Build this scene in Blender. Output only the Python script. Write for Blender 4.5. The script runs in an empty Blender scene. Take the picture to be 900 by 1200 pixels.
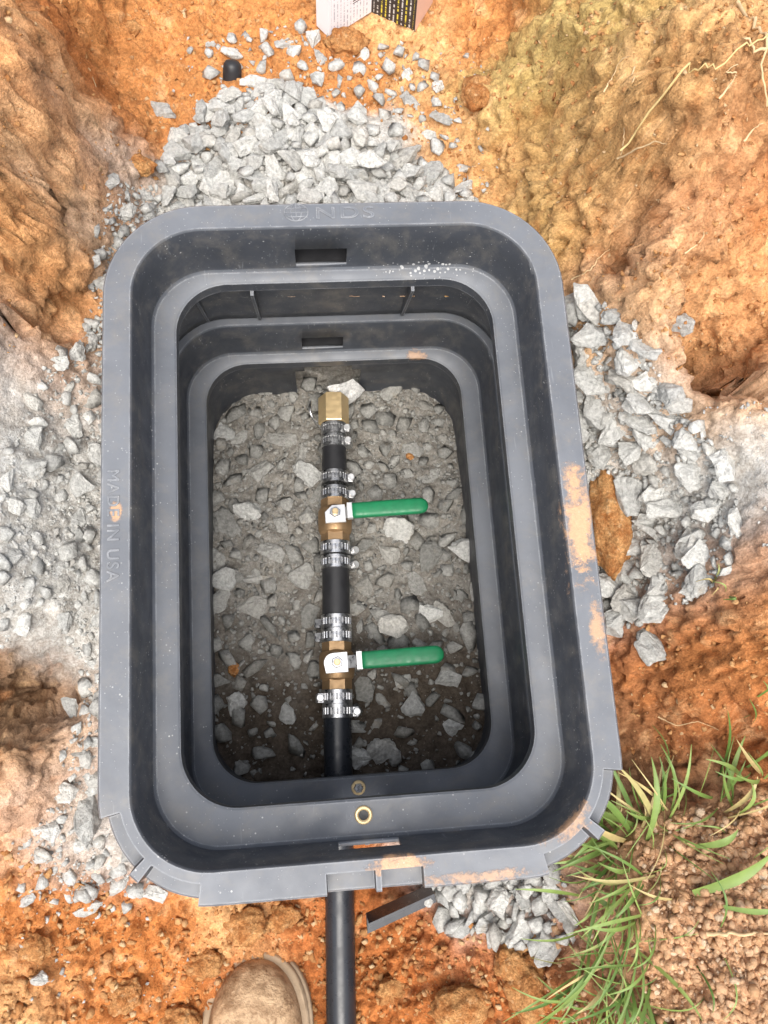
import bpy, bmesh, math, random, bisect
import numpy as np
from mathutils import Matrix, Vector

random.seed(7)
RS = np.random.RandomState(11)
SC = bpy.context.scene
COL = SC.collection

# ------------------------------------------------------------------ camera
FPX, CAM_H = 944.0, 0.65                     # focal length in pixels of a 900x1200 frame, height above the rim
_n = np.array([-65, 213, 944.0]); _n /= np.linalg.norm(_n)
_y = np.array([-288, -4270, 944.0]); _y /= np.linalg.norm(_y)
_y -= _n * (_n @ _y); _y /= np.linalg.norm(_y)
ROT = np.stack([np.cross(_y, -_n), _y, -_n])  # world = ROT @ camera
cam_d = bpy.data.cameras.new('camera')
cam = bpy.data.objects.new('camera', cam_d); COL.objects.link(cam)
cam_d.sensor_fit = 'VERTICAL'; cam_d.sensor_height = 36.0
cam_d.lens = FPX / 1200 * 36.0
cam_d.clip_start = 0.01; cam_d.clip_end = 500
m = Matrix.Identity(4)
for i in range(3):
    m[i][0] = ROT[i, 0]; m[i][1] = -ROT[i, 1]; m[i][2] = -ROT[i, 2]
m[2][3] = CAM_H
cam.matrix_world = m
SC.camera = cam

# ------------------------------------------------------------------ light
SUN_EL, SUN_AZ = math.radians(66), math.radians(190)     # azimuth measured from +Y clockwise
world = bpy.data.worlds.new('World'); SC.world = world; world.use_nodes = True
wn = world.node_tree.nodes; wl = world.node_tree.links
sky = wn.new('ShaderNodeTexSky'); sky.sky_type = 'NISHITA'; sky.sun_disc = False
sky.sun_elevation = SUN_EL; sky.sun_rotation = SUN_AZ
sky.air_density = 1.0; sky.dust_density = 4.0; sky.ozone_density = 1.0
bg = wn['Background']; bg.inputs['Strength'].default_value = 0.15
hs = wn.new('ShaderNodeHueSaturation'); hs.inputs['Saturation'].default_value = 0.45   # veiled, hazy sky
wl.new(sky.outputs[0], hs.inputs['Color']); wl.new(hs.outputs[0], bg.inputs['Color'])
sun_d = bpy.data.lights.new('sun', 'SUN'); sun = bpy.data.objects.new('sun', sun_d); COL.objects.link(sun)
sun_d.energy = 1.5; sun_d.angle = math.radians(48); sun_d.color = (1.0, 0.95, 0.87)
sdir = Vector((math.sin(SUN_AZ) * math.cos(SUN_EL), math.cos(SUN_AZ) * math.cos(SUN_EL), math.sin(SUN_EL)))
sun.rotation_euler = sdir.to_track_quat('Z', 'Y').to_euler()
SC.view_settings.view_transform = 'Standard'; SC.view_settings.look = 'None'
SC.view_settings.exposure = 0.88; SC.view_settings.gamma = 1.0
SC.view_settings.use_curve_mapping = False

def at(px, py, z):
    """world point at height z that the survey photograph shows at (px, py)"""
    d = ROT @ np.array([px - 450.0, py - 600.0, FPX])
    return np.array([0, 0, CAM_H]) + d * ((z - CAM_H) / d[2])
def seen(x, y, z):
    z -= CAM_H; w = _RT[2][0] * x + _RT[2][1] * y + _RT[2][2] * z
    return 450 + FPX * (_RT[0][0] * x + _RT[0][1] * y + _RT[0][2] * z) / w, 600 + FPX * (_RT[1][0] * x + _RT[1][1] * y + _RT[1][2] * z) / w
_RT = [[float(q) for q in r] for r in ROT.T]

# ------------------------------------------------------------------ noise
def _hash(i, j, k, s):
    h = (i * 374761393 + j * 668265263 + k * 2147483647 + s * 974634777) & 0xffffffff
    h = ((h ^ (h >> 13)) * 1274126177) & 0xffffffff
    h = ((h ^ (h >> 16)) * 2246822519) & 0xffffffff
    return h ^ (h >> 13)
_G = RS.randn(256, 3); _G /= np.linalg.norm(_G, axis=1)[:, None]
def perlin(p, s=0):
    i = np.floor(p).astype(np.int64); f = p - i
    u = f * f * f * (f * (f * 6 - 15) + 10)
    out = 0
    for a in (0, 1):
        for b in (0, 1):
            for c in (0, 1):
                g = _G[_hash(i[:, 0] + a, i[:, 1] + b, i[:, 2] + c, s) & 255]
                d = g[:, 0] * (f[:, 0] - a) + g[:, 1] * (f[:, 1] - b) + g[:, 2] * (f[:, 2] - c)
                w = (u[:, 0] if a else 1 - u[:, 0]) * (u[:, 1] if b else 1 - u[:, 1]) * (u[:, 2] if c else 1 - u[:, 2])
                out = out + d * w
    return out * 1.5
def fbm(p, o=4, s=0, g=0.5):
    r = 0; a = 1; t = 0
    for k in range(o):
        r = r + a * perlin(p * 2 ** k + 17.3 * k, s + k); t += a; a *= g
    return r / t
def worley(p, s=0):
    i = np.floor(p).astype(np.int64); f = p - i
    best = np.full(len(p), 9.0)
    for a in (-1, 0, 1):
        for b in (-1, 0, 1):
            for c in (-1, 0, 1):
                h = _hash(i[:, 0] + a, i[:, 1] + b, i[:, 2] + c, s)
                q = np.stack([(h & 1023) / 1023.0 + a, ((h >> 10) & 1023) / 1023.0 + b, ((h >> 20) & 1023) / 1023.0 + c], 1)
                best = np.minimum(best, ((q - f) ** 2).sum(1))
    return np.sqrt(best)
def chunks(p, s=0):
    """a value in -0.5..0.5 per Worley cell: broken blocks of earth, and how far inside its block a point lies"""
    i = np.floor(p).astype(np.int64); f = p - i
    b1 = np.full(len(p), 9.0); b2 = np.full(len(p), 9.0); val = np.zeros(len(p))
    for a in (-1, 0, 1):
        for b in (-1, 0, 1):
            for c in (-1, 0, 1):
                h = _hash(i[:, 0] + a, i[:, 1] + b, i[:, 2] + c, s)
                d = ((h & 1023) / 1023.0 + a - f[:, 0]) ** 2 + (((h >> 10) & 1023) / 1023.0 + b - f[:, 1]) ** 2 + (((h >> 20) & 1023) / 1023.0 + c - f[:, 2]) ** 2
                m_ = d < b1
                b2 = np.where(m_, b1, np.minimum(b2, d)); val = np.where(m_, ((h >> 7) & 255) / 255.0 - 0.5, val); b1 = np.where(m_, d, b1)
    return val, np.sqrt(b2) - np.sqrt(b1)
def sstep(a, b, x):
    t = np.clip((x - a) / (b - a), 0, 1); return t * t * (3 - 2 * t)

# ------------------------------------------------------------------ materials
class NT:
    def __init__(s, name):
        s.m = bpy.data.materials.new(name); s.m.use_nodes = True
        s.t = s.m.node_tree; s.b = s.t.nodes['Principled BSDF']
    def n(s, typ, **kw):
        x = s.t.nodes.new('ShaderNode' + typ)
        for k, v in kw.items():
            if k.startswith('i_'):
                x.inputs[k[2:].replace('_', ' ')].default_value = v
            else: setattr(x, k, v)
        return x
    def l(s, a, b): s.t.links.new(a, b); return b
    def set(s, k, v):
        if hasattr(v, 'is_linked'): s.l(v, s.b.inputs[k])
        else: s.b.inputs[k].default_value = v
    def coord(s, kind='Object'):
        return s.n('TexCoord').outputs[kind]
    def noise(s, vec, scale, detail=4, rough=0.55, dist=0.0):
        x = s.n('TexNoise'); x.inputs['Scale'].default_value = scale; x.inputs['Detail'].default_value = detail
        x.inputs['Roughness'].default_value = rough; x.inputs['Distortion'].default_value = dist
        s.l(vec, x.inputs['Vector']); return x.outputs['Fac']
    def vor(s, vec, scale, feature='F1', out='Distance'):
        x = s.n('TexVoronoi'); x.feature = feature; x.inputs['Scale'].default_value = scale
        s.l(vec, x.inputs['Vector']); return x.outputs[out]
    def ramp(s, fac, a, b, va=0.0, vb=1.0):
        x = s.n('MapRange'); x.interpolation_type = 'SMOOTHSTEP'
        x.inputs['From Min'].default_value = a; x.inputs['From Max'].default_value = b
        x.inputs['To Min'].default_value = va; x.inputs['To Max'].default_value = vb
        s.l(fac, x.inputs['Value']); return x.outputs[0]
    def math(s, op, a, b=None):
        x = s.n('Math'); x.operation = op
        for k, v in enumerate((a, b)):
            if v is None: continue
            if hasattr(v, 'is_linked'): s.l(v, x.inputs[k])
            else: x.inputs[k].default_value = v
        return x.outputs[0]
    def mix(s, fac, a, b, mode='MIX'):
        x = s.n('MixRGB'); x.blend_type = mode
        for k, v in zip(('Fac', 'Color1', 'Color2'), (fac, a, b)):
            if hasattr(v, 'is_linked'): s.l(v, x.inputs[k])
            elif k == 'Fac': x.inputs[k].default_value = v
            else: x.inputs[k].default_value = (*v, 1)
        return x.outputs[0]
    def bump(s, h, strength=0.5, dist=0.002, prev=None):
        x = s.n('Bump'); x.inputs['Strength'].default_value = strength; x.inputs['Distance'].default_value = dist
        s.l(h, x.inputs['Height'])
        if prev is not None: s.l(prev, x.inputs['Normal'])
        s.l(x.outputs[0], s.b.inputs['Normal']); return x.outputs[0]

M = {}
def simple(name, col, rough=0.6, metal=0.0, spec=0.5, var=0.25, scale=60, bump=0.15, bscale=250, bdist=0.0006):
    t = NT(name); v = t.coord()
    f = t.noise(v, scale, 5)
    c = t.mix(f, tuple(x * (1 - var) for x in col), tuple(min(1, x * (1 + var)) for x in col))
    t.set('Base Color', c); t.set('Metallic', metal); t.set('Specular IOR Level', spec)
    t.set('Roughness', t.ramp(t.noise(v, scale * 2.3, 4), 0.3, 0.7, max(0.05, rough - 0.1), min(1, rough + 0.12)))
    if bump: t.bump(t.noise(v, bscale, 4), bump, bdist)
    M[name] = t.m; return t

def clay_material(name, spec=0.25):
    t = NT(name); v = t.coord()
    a = t.n('VertexColor'); a.layer_name = 'Col'
    g = t.ramp(t.noise(v, 330, 4, 0.75), 0.32, 0.70)
    c = t.mix(1.0, a.outputs['Color'], t.mix(g, (0.74, 0.71, 0.68), (1.30, 1.30, 1.30)), 'MULTIPLY')
    g2 = t.ramp(t.noise(v, 75, 5, 0.7), 0.35, 0.68)
    c = t.mix(1.0, c, t.mix(g2, (0.88, 0.85, 0.82), (1.18, 1.20, 1.22)), 'MULTIPLY')
    sp = t.ramp(t.vor(v, 260), 0.16, 0.05)                       # pale quartz grains
    sp = t.math('MULTIPLY', sp, t.ramp(t.noise(v, 45, 3), 0.47, 0.62))
    c = t.mix(t.math('MULTIPLY', sp, 0.55), c, (0.72, 0.62, 0.46))
    t.set('Base Color', c); t.set('Roughness', 0.92); t.set('Specular IOR Level', spec)
    n1 = t.bump(t.noise(v, 120, 6, 0.7), 0.65, 0.005)
    t.bump(t.noise(v, 520, 3, 0.6), 0.6, 0.0016, n1)
    M[name] = t.m
clay_material('clay')

def stone_material(name, lo, hi, warm=0.25):
    t = NT(name); v = t.coord()
    gp = t.n('NewGeometry').outputs['Position']
    r = t.n('ObjectInfo').outputs['Random']
    r2 = t.n('NewGeometry').outputs['Random Per Island']
    rr = t.math('FRACT', t.math('ADD', r, r2))
    c = t.mix(rr, lo, hi)
    rr2 = t.math('FRACT', t.math('MULTIPLY', rr, 7.31))
    c = t.mix(t.math('MULTIPLY', t.ramp(rr2, 0.75, 1.0), warm), c, (0.42, 0.36, 0.28))
    c = t.mix(1.0, c, t.mix(t.ramp(t.noise(gp, 260, 5, 0.72), 0.3, 0.7), (0.70, 0.70, 0.69), (1.2, 1.2, 1.19)), 'MULTIPLY')
    st = t.ramp(t.noise(gp, 38, 4, 0.6), 0.60, 0.74)
    c = t.mix(t.math('MULTIPLY', st, 0.35), c, (0.36, 0.29, 0.20))
    t.set('Base Color', c); t.set('Roughness', 0.88); t.set('Specular IOR Level', 0.3)
    n1 = t.bump(t.noise(gp, 170, 6, 0.7), 0.8, 0.0045)
    t.bump(t.noise(gp, 700, 3, 0.65), 0.5, 0.0012, n1)
    M[name] = t.m
stone_material('stone', (0.43, 0.43, 0.413), (0.64, 0.636, 0.606))
stone_material('stone_daylit', (0.70, 0.69, 0.67), (0.82, 0.81, 0.79), 0.1)  # bright daylight painted into the colour of the stone in the pipe hole
stone_material('stone_dark', (0.23, 0.227, 0.21), (0.42, 0.412, 0.385), 0.15)  # darker grey copy of the stone, for most stones on the box floor

def crumb_material(name, cols):
    t = NT(name); v = t.coord()
    r = t.n('NewGeometry').outputs['Random Per Island']
    c = t.mix(r, cols[0], cols[1])
    c = t.mix(t.ramp(t.math('FRACT', t.math('MULTIPLY', r, 13.7)), 0.8, 0.95), c, cols[2])
    c = t.mix(1.0, c, t.mix(t.noise(v, 400, 3, 0.7), (0.7, 0.7, 0.7), (1.25, 1.25, 1.25)), 'MULTIPLY')
    t.set('Base Color', c); t.set('Roughness', 0.93); t.set('Specular IOR Level', 0.25)
    t.bump(t.noise(v, 330, 5, 0.7), 0.9, 0.0035)
    M[name] = t.m
crumb_material('soil', ((0.56, 0.32, 0.165), (0.72, 0.46, 0.275), (0.76, 0.58, 0.40)))
crumb_material('clay_bits', ((0.44, 0.19, 0.065), (0.62, 0.35, 0.15), (0.68, 0.48, 0.27)))
# clods: the banks' clay, mottled and gritty
t = NT('clod'); gp = t.n('NewGeometry').outputs['Position']
c = t.mix(t.ramp(t.noise(gp, 55, 6, 0.7, 0.4), 0.34, 0.66), (0.42, 0.165, 0.05), (0.66, 0.36, 0.145))
c = t.mix(t.ramp(t.noise(gp, 120, 5, 0.7), 0.54, 0.70, 0, 0.6), c, (0.74, 0.52, 0.29))
c = t.mix(1.0, c, t.mix(t.ramp(t.noise(gp, 340, 4, 0.75), 0.3, 0.7), (0.6, 0.56, 0.52), (1.25, 1.25, 1.25)), 'MULTIPLY')
t.set('Base Color', c); t.set('Roughness', 0.93); t.set('Specular IOR Level', 0.25)
n1 = t.bump(t.noise(gp, 130, 6, 0.72), 0.9, 0.007); t.bump(t.noise(gp, 480, 3, 0.65), 0.6, 0.0018, n1)
M['clod'] = t.m

def plastic_material(name, spots):
    t = NT(name); v = t.coord('Object')
    base = t.mix(t.noise(v, 22, 5), (0.034, 0.038, 0.046), (0.058, 0.063, 0.074))
    sn = t.n('SeparateXYZ'); t.l(t.n('NewGeometry').outputs['True Normal'], sn.inputs[0])
    level_face = t.ramp(t.math('ABSOLUTE', sn.outputs[2]), 0.35, 0.95)
    level_tone = t.math('MULTIPLY', level_face, t.ramp(t.noise(v, 9, 6, 0.65, 0.3), 0.25, 0.75, 0.30, 0.56))  # tone paler on level faces than on upright ones
    base = t.mix(level_tone, base, (0.255, 0.272, 0.298))
    # dry dust haze, smeared
    mp = t.n('Mapping'); mp.inputs['Scale'].default_value = (1.0, 1.2, 0.8); t.l(v, mp.inputs['Vector'])
    dust = t.ramp(t.noise(mp.outputs[0], 34, 8, 0.72, 0.3), 0.45, 0.72, 0.0, 0.30)
    c = t.mix(dust, base, (0.24, 0.215, 0.175))
    # scuffs
    mp2 = t.n('Mapping'); mp2.inputs['Scale'].default_value = (260, 26, 60); mp2.inputs['Rotation'].default_value = (0, 0, 0.6)
    t.l(v, mp2.inputs['Vector'])
    sc = t.ramp(t.noise(mp2.outputs[0], 1.0, 2, 0.5), 0.68, 0.78, 0, 0.22)
    c = t.mix(sc, c, (0.34, 0.35, 0.36))
    # edges worn pale
    bv = t.n('Bevel'); bv.samples = 4; bv.inputs['Radius'].default_value = 0.0022
    dp = t.n('VectorMath'); dp.operation = 'DOT_PRODUCT'; t.l(bv.outputs[0], dp.inputs[0]); t.l(t.n('NewGeometry').outputs['Normal'], dp.inputs[1])
    worn = t.math('MULTIPLY', t.ramp(dp.outputs['Value'], 0.992, 0.93), t.ramp(t.noise(v, 70, 5, 0.7), 0.35, 0.62, 0.15, 0.75))
    c = t.mix(worn, c, (0.36, 0.37, 0.385))
    # pale grit specks
    near = t.math('MULTIPLY', t.ramp(t.vor(v, 190), 0.17, 0.08), t.ramp(t.noise(v, 26, 4, 0.7), 0.53, 0.68))
    c = t.mix(t.math('MULTIPLY', near, 0.8), c, (0.62, 0.61, 0.58))
    # clay smears with a place of their own
    edge = t.math('ADD', t.math('MULTIPLY', t.noise(v, 55, 6, 0.72, 0.4), 0.6), t.math('MULTIPLY', t.noise(v, 240, 5, 0.75), 0.4))
    grit = t.math('SUBTRACT', 0.95, t.math('MULTIPLY', t.vor(v, 230), 1.35))
    mud = None
    for (p, r, col, amt) in spots:
        s = t.n('VectorMath'); s.operation = 'SUBTRACT'; t.l(v, s.inputs[0]); s.inputs[1].default_value = p
        d = t.n('VectorMath'); d.operation = 'DIVIDE'; t.l(s.outputs[0], d.inputs[0]); d.inputs[1].default_value = r
        ln = t.n('VectorMath'); ln.operation = 'LENGTH'; t.l(d.outputs[0], ln.inputs[0])
        k = t.math('ADD', t.ramp(ln.outputs['Value'], 0.0, 1.0, 0.22, -0.26), grit if col[2] > 0.5 else edge)
        mk = t.ramp(k, 0.50, 0.68, 0, amt); mud = mk if mud is None else t.math('MAXIMUM', mud, mk)
        c = t.mix(mk, c, t.mix(t.noise(v, 300, 4, 0.7), tuple(0.72 * q for q in col), tuple(min(1, 1.2 * q) for q in col)))
    t.set('Base Color', c)
    t.set('Roughness', t.ramp(t.noise(v, 35, 5), 0.3, 0.75, 0.40, 0.62)); t.set('Specular IOR Level', 0.5)
    n1 = t.bump(t.noise(v, 700, 2, 0.5), 0.12, 0.0004)
    n2 = t.bump(t.noise(v, 60, 4, 0.5), 0.10, 0.0015, n1)
    t.bump(t.math('MULTIPLY', mud, t.noise(v, 260, 4, 0.7)), 0.8, 0.0012, n2)
    M[name] = t.m

BX, BY = 0.026, 0.1425            # centre of the meter boxes
HA, HB, CR = 0.203, 0.290, 0.085  # half width, half length, corner radius
OR = (0.62, 0.36, 0.19)
plastic_material('box_plastic', [
    ((0.191, -0.015, 0.0), (0.030, 0.120, 0.04), OR, 0.85),
    ((0.190, -0.060, -0.01), (0.026, 0.06, 0.03), OR, 0.75),
    ((0.195, -0.105, 0.0), (0.016, 0.06, 0.03), OR, 0.7),
    ((0.02, -0.272, 0.0), (0.055, 0.020, 0.03), OR, 0.8),
    ((0.145, -0.245, 0.0), (0.06, 0.05, 0.03), OR, 0.65),
    ((-0.19, 0.012, 0.0), (0.012, 0.022, 0.02), OR, 0.8),
    ((0.09, 0.262, -0.066), (0.075, 0.022, 0.012), (0.62, 0.62, 0.60), 0.6),
    ((0.08, -0.285, 0.0), (0.10, 0.012, 0.03), OR, 0.6),
])
plastic_material('box_plastic_deep', [((0.10, 0.25, -0.066), (0.03, 0.02, 0.02), OR, 0.6)])
simple('pipe_black', (0.024, 0.027, 0.033), 0.30, spec=0.5, var=0.3, scale=30, bump=0.05)
simple('rubber_black', (0.02, 0.02, 0.022), 0.5, var=0.3, scale=40)
simple('brass', (0.82, 0.62, 0.34), 0.42, metal=0.75, var=0.12, scale=90, bump=0.12, bscale=500)
simple('bronze', (0.36, 0.235, 0.125), 0.5, metal=0.7, var=0.25, scale=80, bump=0.35, bscale=420)
simple('steel', (0.60, 0.60, 0.60), 0.33, metal=1.0, var=0.12, scale=120, bump=0.06)
simple('steel_bright', (0.86, 0.86, 0.85), 0.38, metal=0.7, var=0.08, scale=120, bump=0.06)
simple('steel_dark', (0.13, 0.13, 0.14), 0.45, metal=0.8, var=0.3, scale=120)
simple('green_vinyl', (0.012, 0.19, 0.075), 0.42, var=0.35, scale=75, bump=0.3, bscale=160, bdist=0.0012)
simple('root', (0.62, 0.45, 0.25), 0.85, var=0.35, scale=120, bump=0.3)
simple('straw', (0.66, 0.50, 0.22), 0.75, var=0.3, scale=90, bump=0.2)
simple('card_white', (0.80, 0.78, 0.80), 0.6, var=0.05, scale=40)
simple('card_pink', (0.72, 0.52, 0.44), 0.7, var=0.1, scale=40)

# boot leather: tan nap under dried mud
t = NT('boot_leather'); v = t.coord()
c = t.mix(t.ramp(t.noise(v, 38, 6, 0.7, 0.8), 0.36, 0.64), (0.27, 0.16, 0.08), (0.57, 0.39, 0.23))
c = t.mix(t.ramp(t.noise(v, 75, 6, 0.7, 0.5), 0.52, 0.66, 0, 0.75), c, (0.62, 0.44, 0.27))
c = t.mix(t.ramp(t.noise(v, 190, 4, 0.7), 0.56, 0.7, 0, 0.55), c, (0.15, 0.085, 0.045))
t.set('Base Color', c); t.set('Roughness', 0.7)
n1 = t.bump(t.noise(v, 60, 6, 0.65), 0.7, 0.006); t.bump(t.noise(v, 420, 3), 0.4, 0.0012, n1)
M['boot_leather'] = t.m
t = NT('boot_sole'); v = t.coord()
c = t.mix(t.noise(v, 40, 6, 0.62), (0.24, 0.16, 0.09), (0.58, 0.44, 0.30))
t.set('Base Color', c); t.set('Roughness', 0.85); t.bump(t.noise(v, 160, 5), 0.5, 0.002)
M['boot_sole'] = t.m

# grass: blades vary one by one
t = NT('grass'); v = t.coord()
r = t.n('NewGeometry').outputs['Random Per Island']
c = t.mix(r, (0.085, 0.165, 0.032), (0.25, 0.33, 0.095))
c = t.mix(t.ramp(t.math('FRACT', t.math('MULTIPLY', r, 9.3)), 0.82, 0.92), c, (0.46, 0.37, 0.17))
c = t.mix(1.0, c, t.mix(t.noise(v, 140, 3), (0.75, 0.75, 0.7), (1.25, 1.25, 1.2)), 'MULTIPLY')
t.set('Base Color', c); t.set('Roughness', 0.5); t.set('Specular IOR Level', 0.4)
t.set('Subsurface Weight', 0.0)
M['grass'] = t.m

# printed carton faces (flat print)
def print_material(name, ground, inks, nlines, barcode=False):
    t = NT(name); uv = t.n('UVMap').outputs[0]
    s = t.n('SeparateXYZ'); t.l(uv, s.inputs[0]); u, w = s.outputs[0], s.outputs[1]
    line = t.math('MULTIPLY', u, nlines)
    fr = t.math('FRACT', line); idx = t.math('FLOOR', line)
    on = t.math('MULTIPLY', t.math('GREATER_THAN', fr, 0.38), t.math('LESS_THAN', fr, 0.72))
    cmb = t.n('CombineXYZ'); t.l(t.math('MULTIPLY', w, 60), cmb.inputs[0]); t.l(t.math('MULTIPLY', idx, 3.7), cmb.inputs[1])
    wd = t.ramp(t.noise(cmb.outputs[0], 1.0, 2), 0.44, 0.5)
    on = t.math('MULTIPLY', on, wd)
    on = t.math('MULTIPLY', on, t.math('LESS_THAN', t.math('ABSOLUTE', t.math('SUBTRACT', u, 0.5)), 0.45))
    wh = t.n('TexWhiteNoise'); wh.noise_dimensions = '1D'; t.l(idx, wh.inputs['W'])
    ink = t.mix(t.math('GREATER_THAN', wh.outputs['Value'], 0.62), inks[0], inks[1])
    c = t.mix(t.math('MULTIPLY', on, 0.85), ground, ink)
    if barcode:
        iu = t.math('MULTIPLY', t.math('GREATER_THAN', u, 0.55), t.math('LESS_THAN', u, 0.76))
        iv = t.math('MULTIPLY', t.math('GREATER_THAN', w, 0.17), t.math('LESS_THAN', w, 0.42))
        b2 = t.n('TexWhiteNoise'); b2.noise_dimensions = '1D'; t.l(t.math('FLOOR', t.math('MULTIPLY', w, 90)), b2.inputs['W'])
        ins = t.math('MULTIPLY', iu, iv)
        c = t.mix(ins, c, ground)
        c = t.mix(t.math('MULTIPLY', ins, t.math('GREATER_THAN', b2.outputs['Value'], 0.5)), c, (0.03, 0.03, 0.035))
    t.set('Base Color', c); t.set('Roughness', 0.5)
    M[name] = t.m
print_material('card_print_white', (0.78, 0.76, 0.79), ((0.35, 0.34, 0.40), (0.45, 0.44, 0.5)), 13, True)
print_material('card_print_black', (0.035, 0.028, 0.026), ((0.62, 0.60, 0.56), (0.72, 0.60, 0.06)), 11)

# ------------------------------------------------------------------ object helpers
def tag(o, label=None, cat=None, group=None, kind=None):
    for k, x in (('label', label), ('category', cat), ('group', group), ('kind', kind)):
        if x: o[k] = x
    return o
def mesh(name, v, f, mat=None, smooth=False):
    me = bpy.data.meshes.new(name); me.from_pydata([tuple(map(float, p)) for p in v], [], f)
    if mat: me.materials.append(M[mat])
    if smooth:
        me.polygons.foreach_set('use_smooth', [True] * len(me.polygons))
    me.update(); return me
def obj(name, me, parent=None, loc=None, mw=None):
    o = bpy.data.objects.new(name, me); COL.objects.link(o)
    if parent: o.parent = parent
    if mw is not None: o.matrix_local = mw
    elif loc is not None: o.location = loc
    return o
def empty(name, loc=(0, 0, 0)):
    o = bpy.data.objects.new(name, None); COL.objects.link(o); o.location = loc; o.empty_display_size = 0.05
    return o
def tri_mesh_np(name, v, tris, mat, smooth=False):
    me = bpy.data.meshes.new(name)
    me.vertices.add(len(v)); me.vertices.foreach_set('co', np.asarray(v, np.float32).ravel())
    n = len(tris); me.loops.add(n * 3); me.polygons.add(n)
    me.loops.foreach_set('vertex_index', np.asarray(tris, np.int32).ravel())
    me.polygons.foreach_set('loop_start', np.arange(0, n * 3, 3, dtype=np.int32))
    if smooth: me.polygons.foreach_set('use_smooth', np.ones(n, bool))
    me.materials.append(M[mat]); me.update(); me.validate(); return me
def autosmooth(o, angle=35):
    """smooth faces, hard where the crease is sharper than angle"""
    me = o.data; bm = bmesh.new(); bm.from_mesh(me)
    for f in bm.faces: f.smooth = True
    for e in bm.edges:
        e.smooth = not (len(e.link_faces) == 2 and e.calc_face_angle(0) > math.radians(angle))
    bm.to_mesh(me); bm.free(); return o
def tube(pts, rad, seg=12, cap=True):
    """verts, faces of a tube along pts (rad: number or list)"""
    pts = [Vector(p) for p in pts]; n = len(pts)
    if not hasattr(rad, '__len__'): rad = [rad] * n
    V, F = [], []; up = Vector((0.0, 0.13, 1.0)).normalized()
    for i, p in enumerate(pts):
        d = (pts[min(i + 1, n - 1)] - pts[max(i - 1, 0)]).normalized()
        a = d.cross(up)
        if a.length < 1e-3: a = d.cross(Vector((1, 0, 0)))
        a.normalize(); b = a.cross(d)
        for k in range(seg):
            th = 2 * math.pi * k / seg
            V.append(p + (a * math.cos(th) + b * math.sin(th)) * rad[i])
    for i in range(n - 1):
        for k in range(seg):
            k2 = (k + 1) % seg
            F.append((i * seg + k, i * seg + k2, (i + 1) * seg + k2, (i + 1) * seg + k))
    if cap:
        F.append(tuple(range(seg))); F.append(tuple(reversed(range((n - 1) * seg, n * seg))))
    return V, F
def lathe(prof, seg=24, phase=0.0):
    """prof: (r, y) pairs revolved about the Y axis"""
    V, F = [], []
    for r, y in prof:
        for k in range(seg):
            th = 2 * math.pi * k / seg + phase
            V.append((r * math.cos(th), y, r * math.sin(th)))
    for i in range(len(prof) - 1):
        for k in range(seg):
            k2 = (k + 1) % seg
            F.append((i * seg + k, (i + 1) * seg + k, (i + 1) * seg + k2, i * seg + k2))
    n = len(prof)
    F.append(tuple(range(seg))); F.append(tuple(reversed(range((n - 1) * seg, n * seg))))
    return V, F
def prism(outline, z0, z1, bev=0.0):
    """outline extruded from z0 to z1 with a chamfered upper rim"""
    n = len(outline); c = np.mean(np.array(outline), 0); V = []
    rings = [(1.0, z0), (1.0, z1 - bev), (None, z1)] if bev else [(1.0, z0), (1.0, z1)]
    for s, z in rings:
        for p in outline:
            q = np.array(p)
            if s is None:
                d = q - c; L = np.linalg.norm(d); q = c + d * max(0, (L - bev) / max(L, 1e-9))
            V.append((q[0], q[1], z))
    F = [tuple(reversed(range(n)))]
    for i in range(len(rings) - 1):
        for k in range(n):
            k2 = (k + 1) % n
            F.append((i * n + k, i * n + k2, (i + 1) * n + k2, (i + 1) * n + k))
    F.append(tuple(range((len(rings) - 1) * n, len(rings) * n)))
    return V, F

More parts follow.
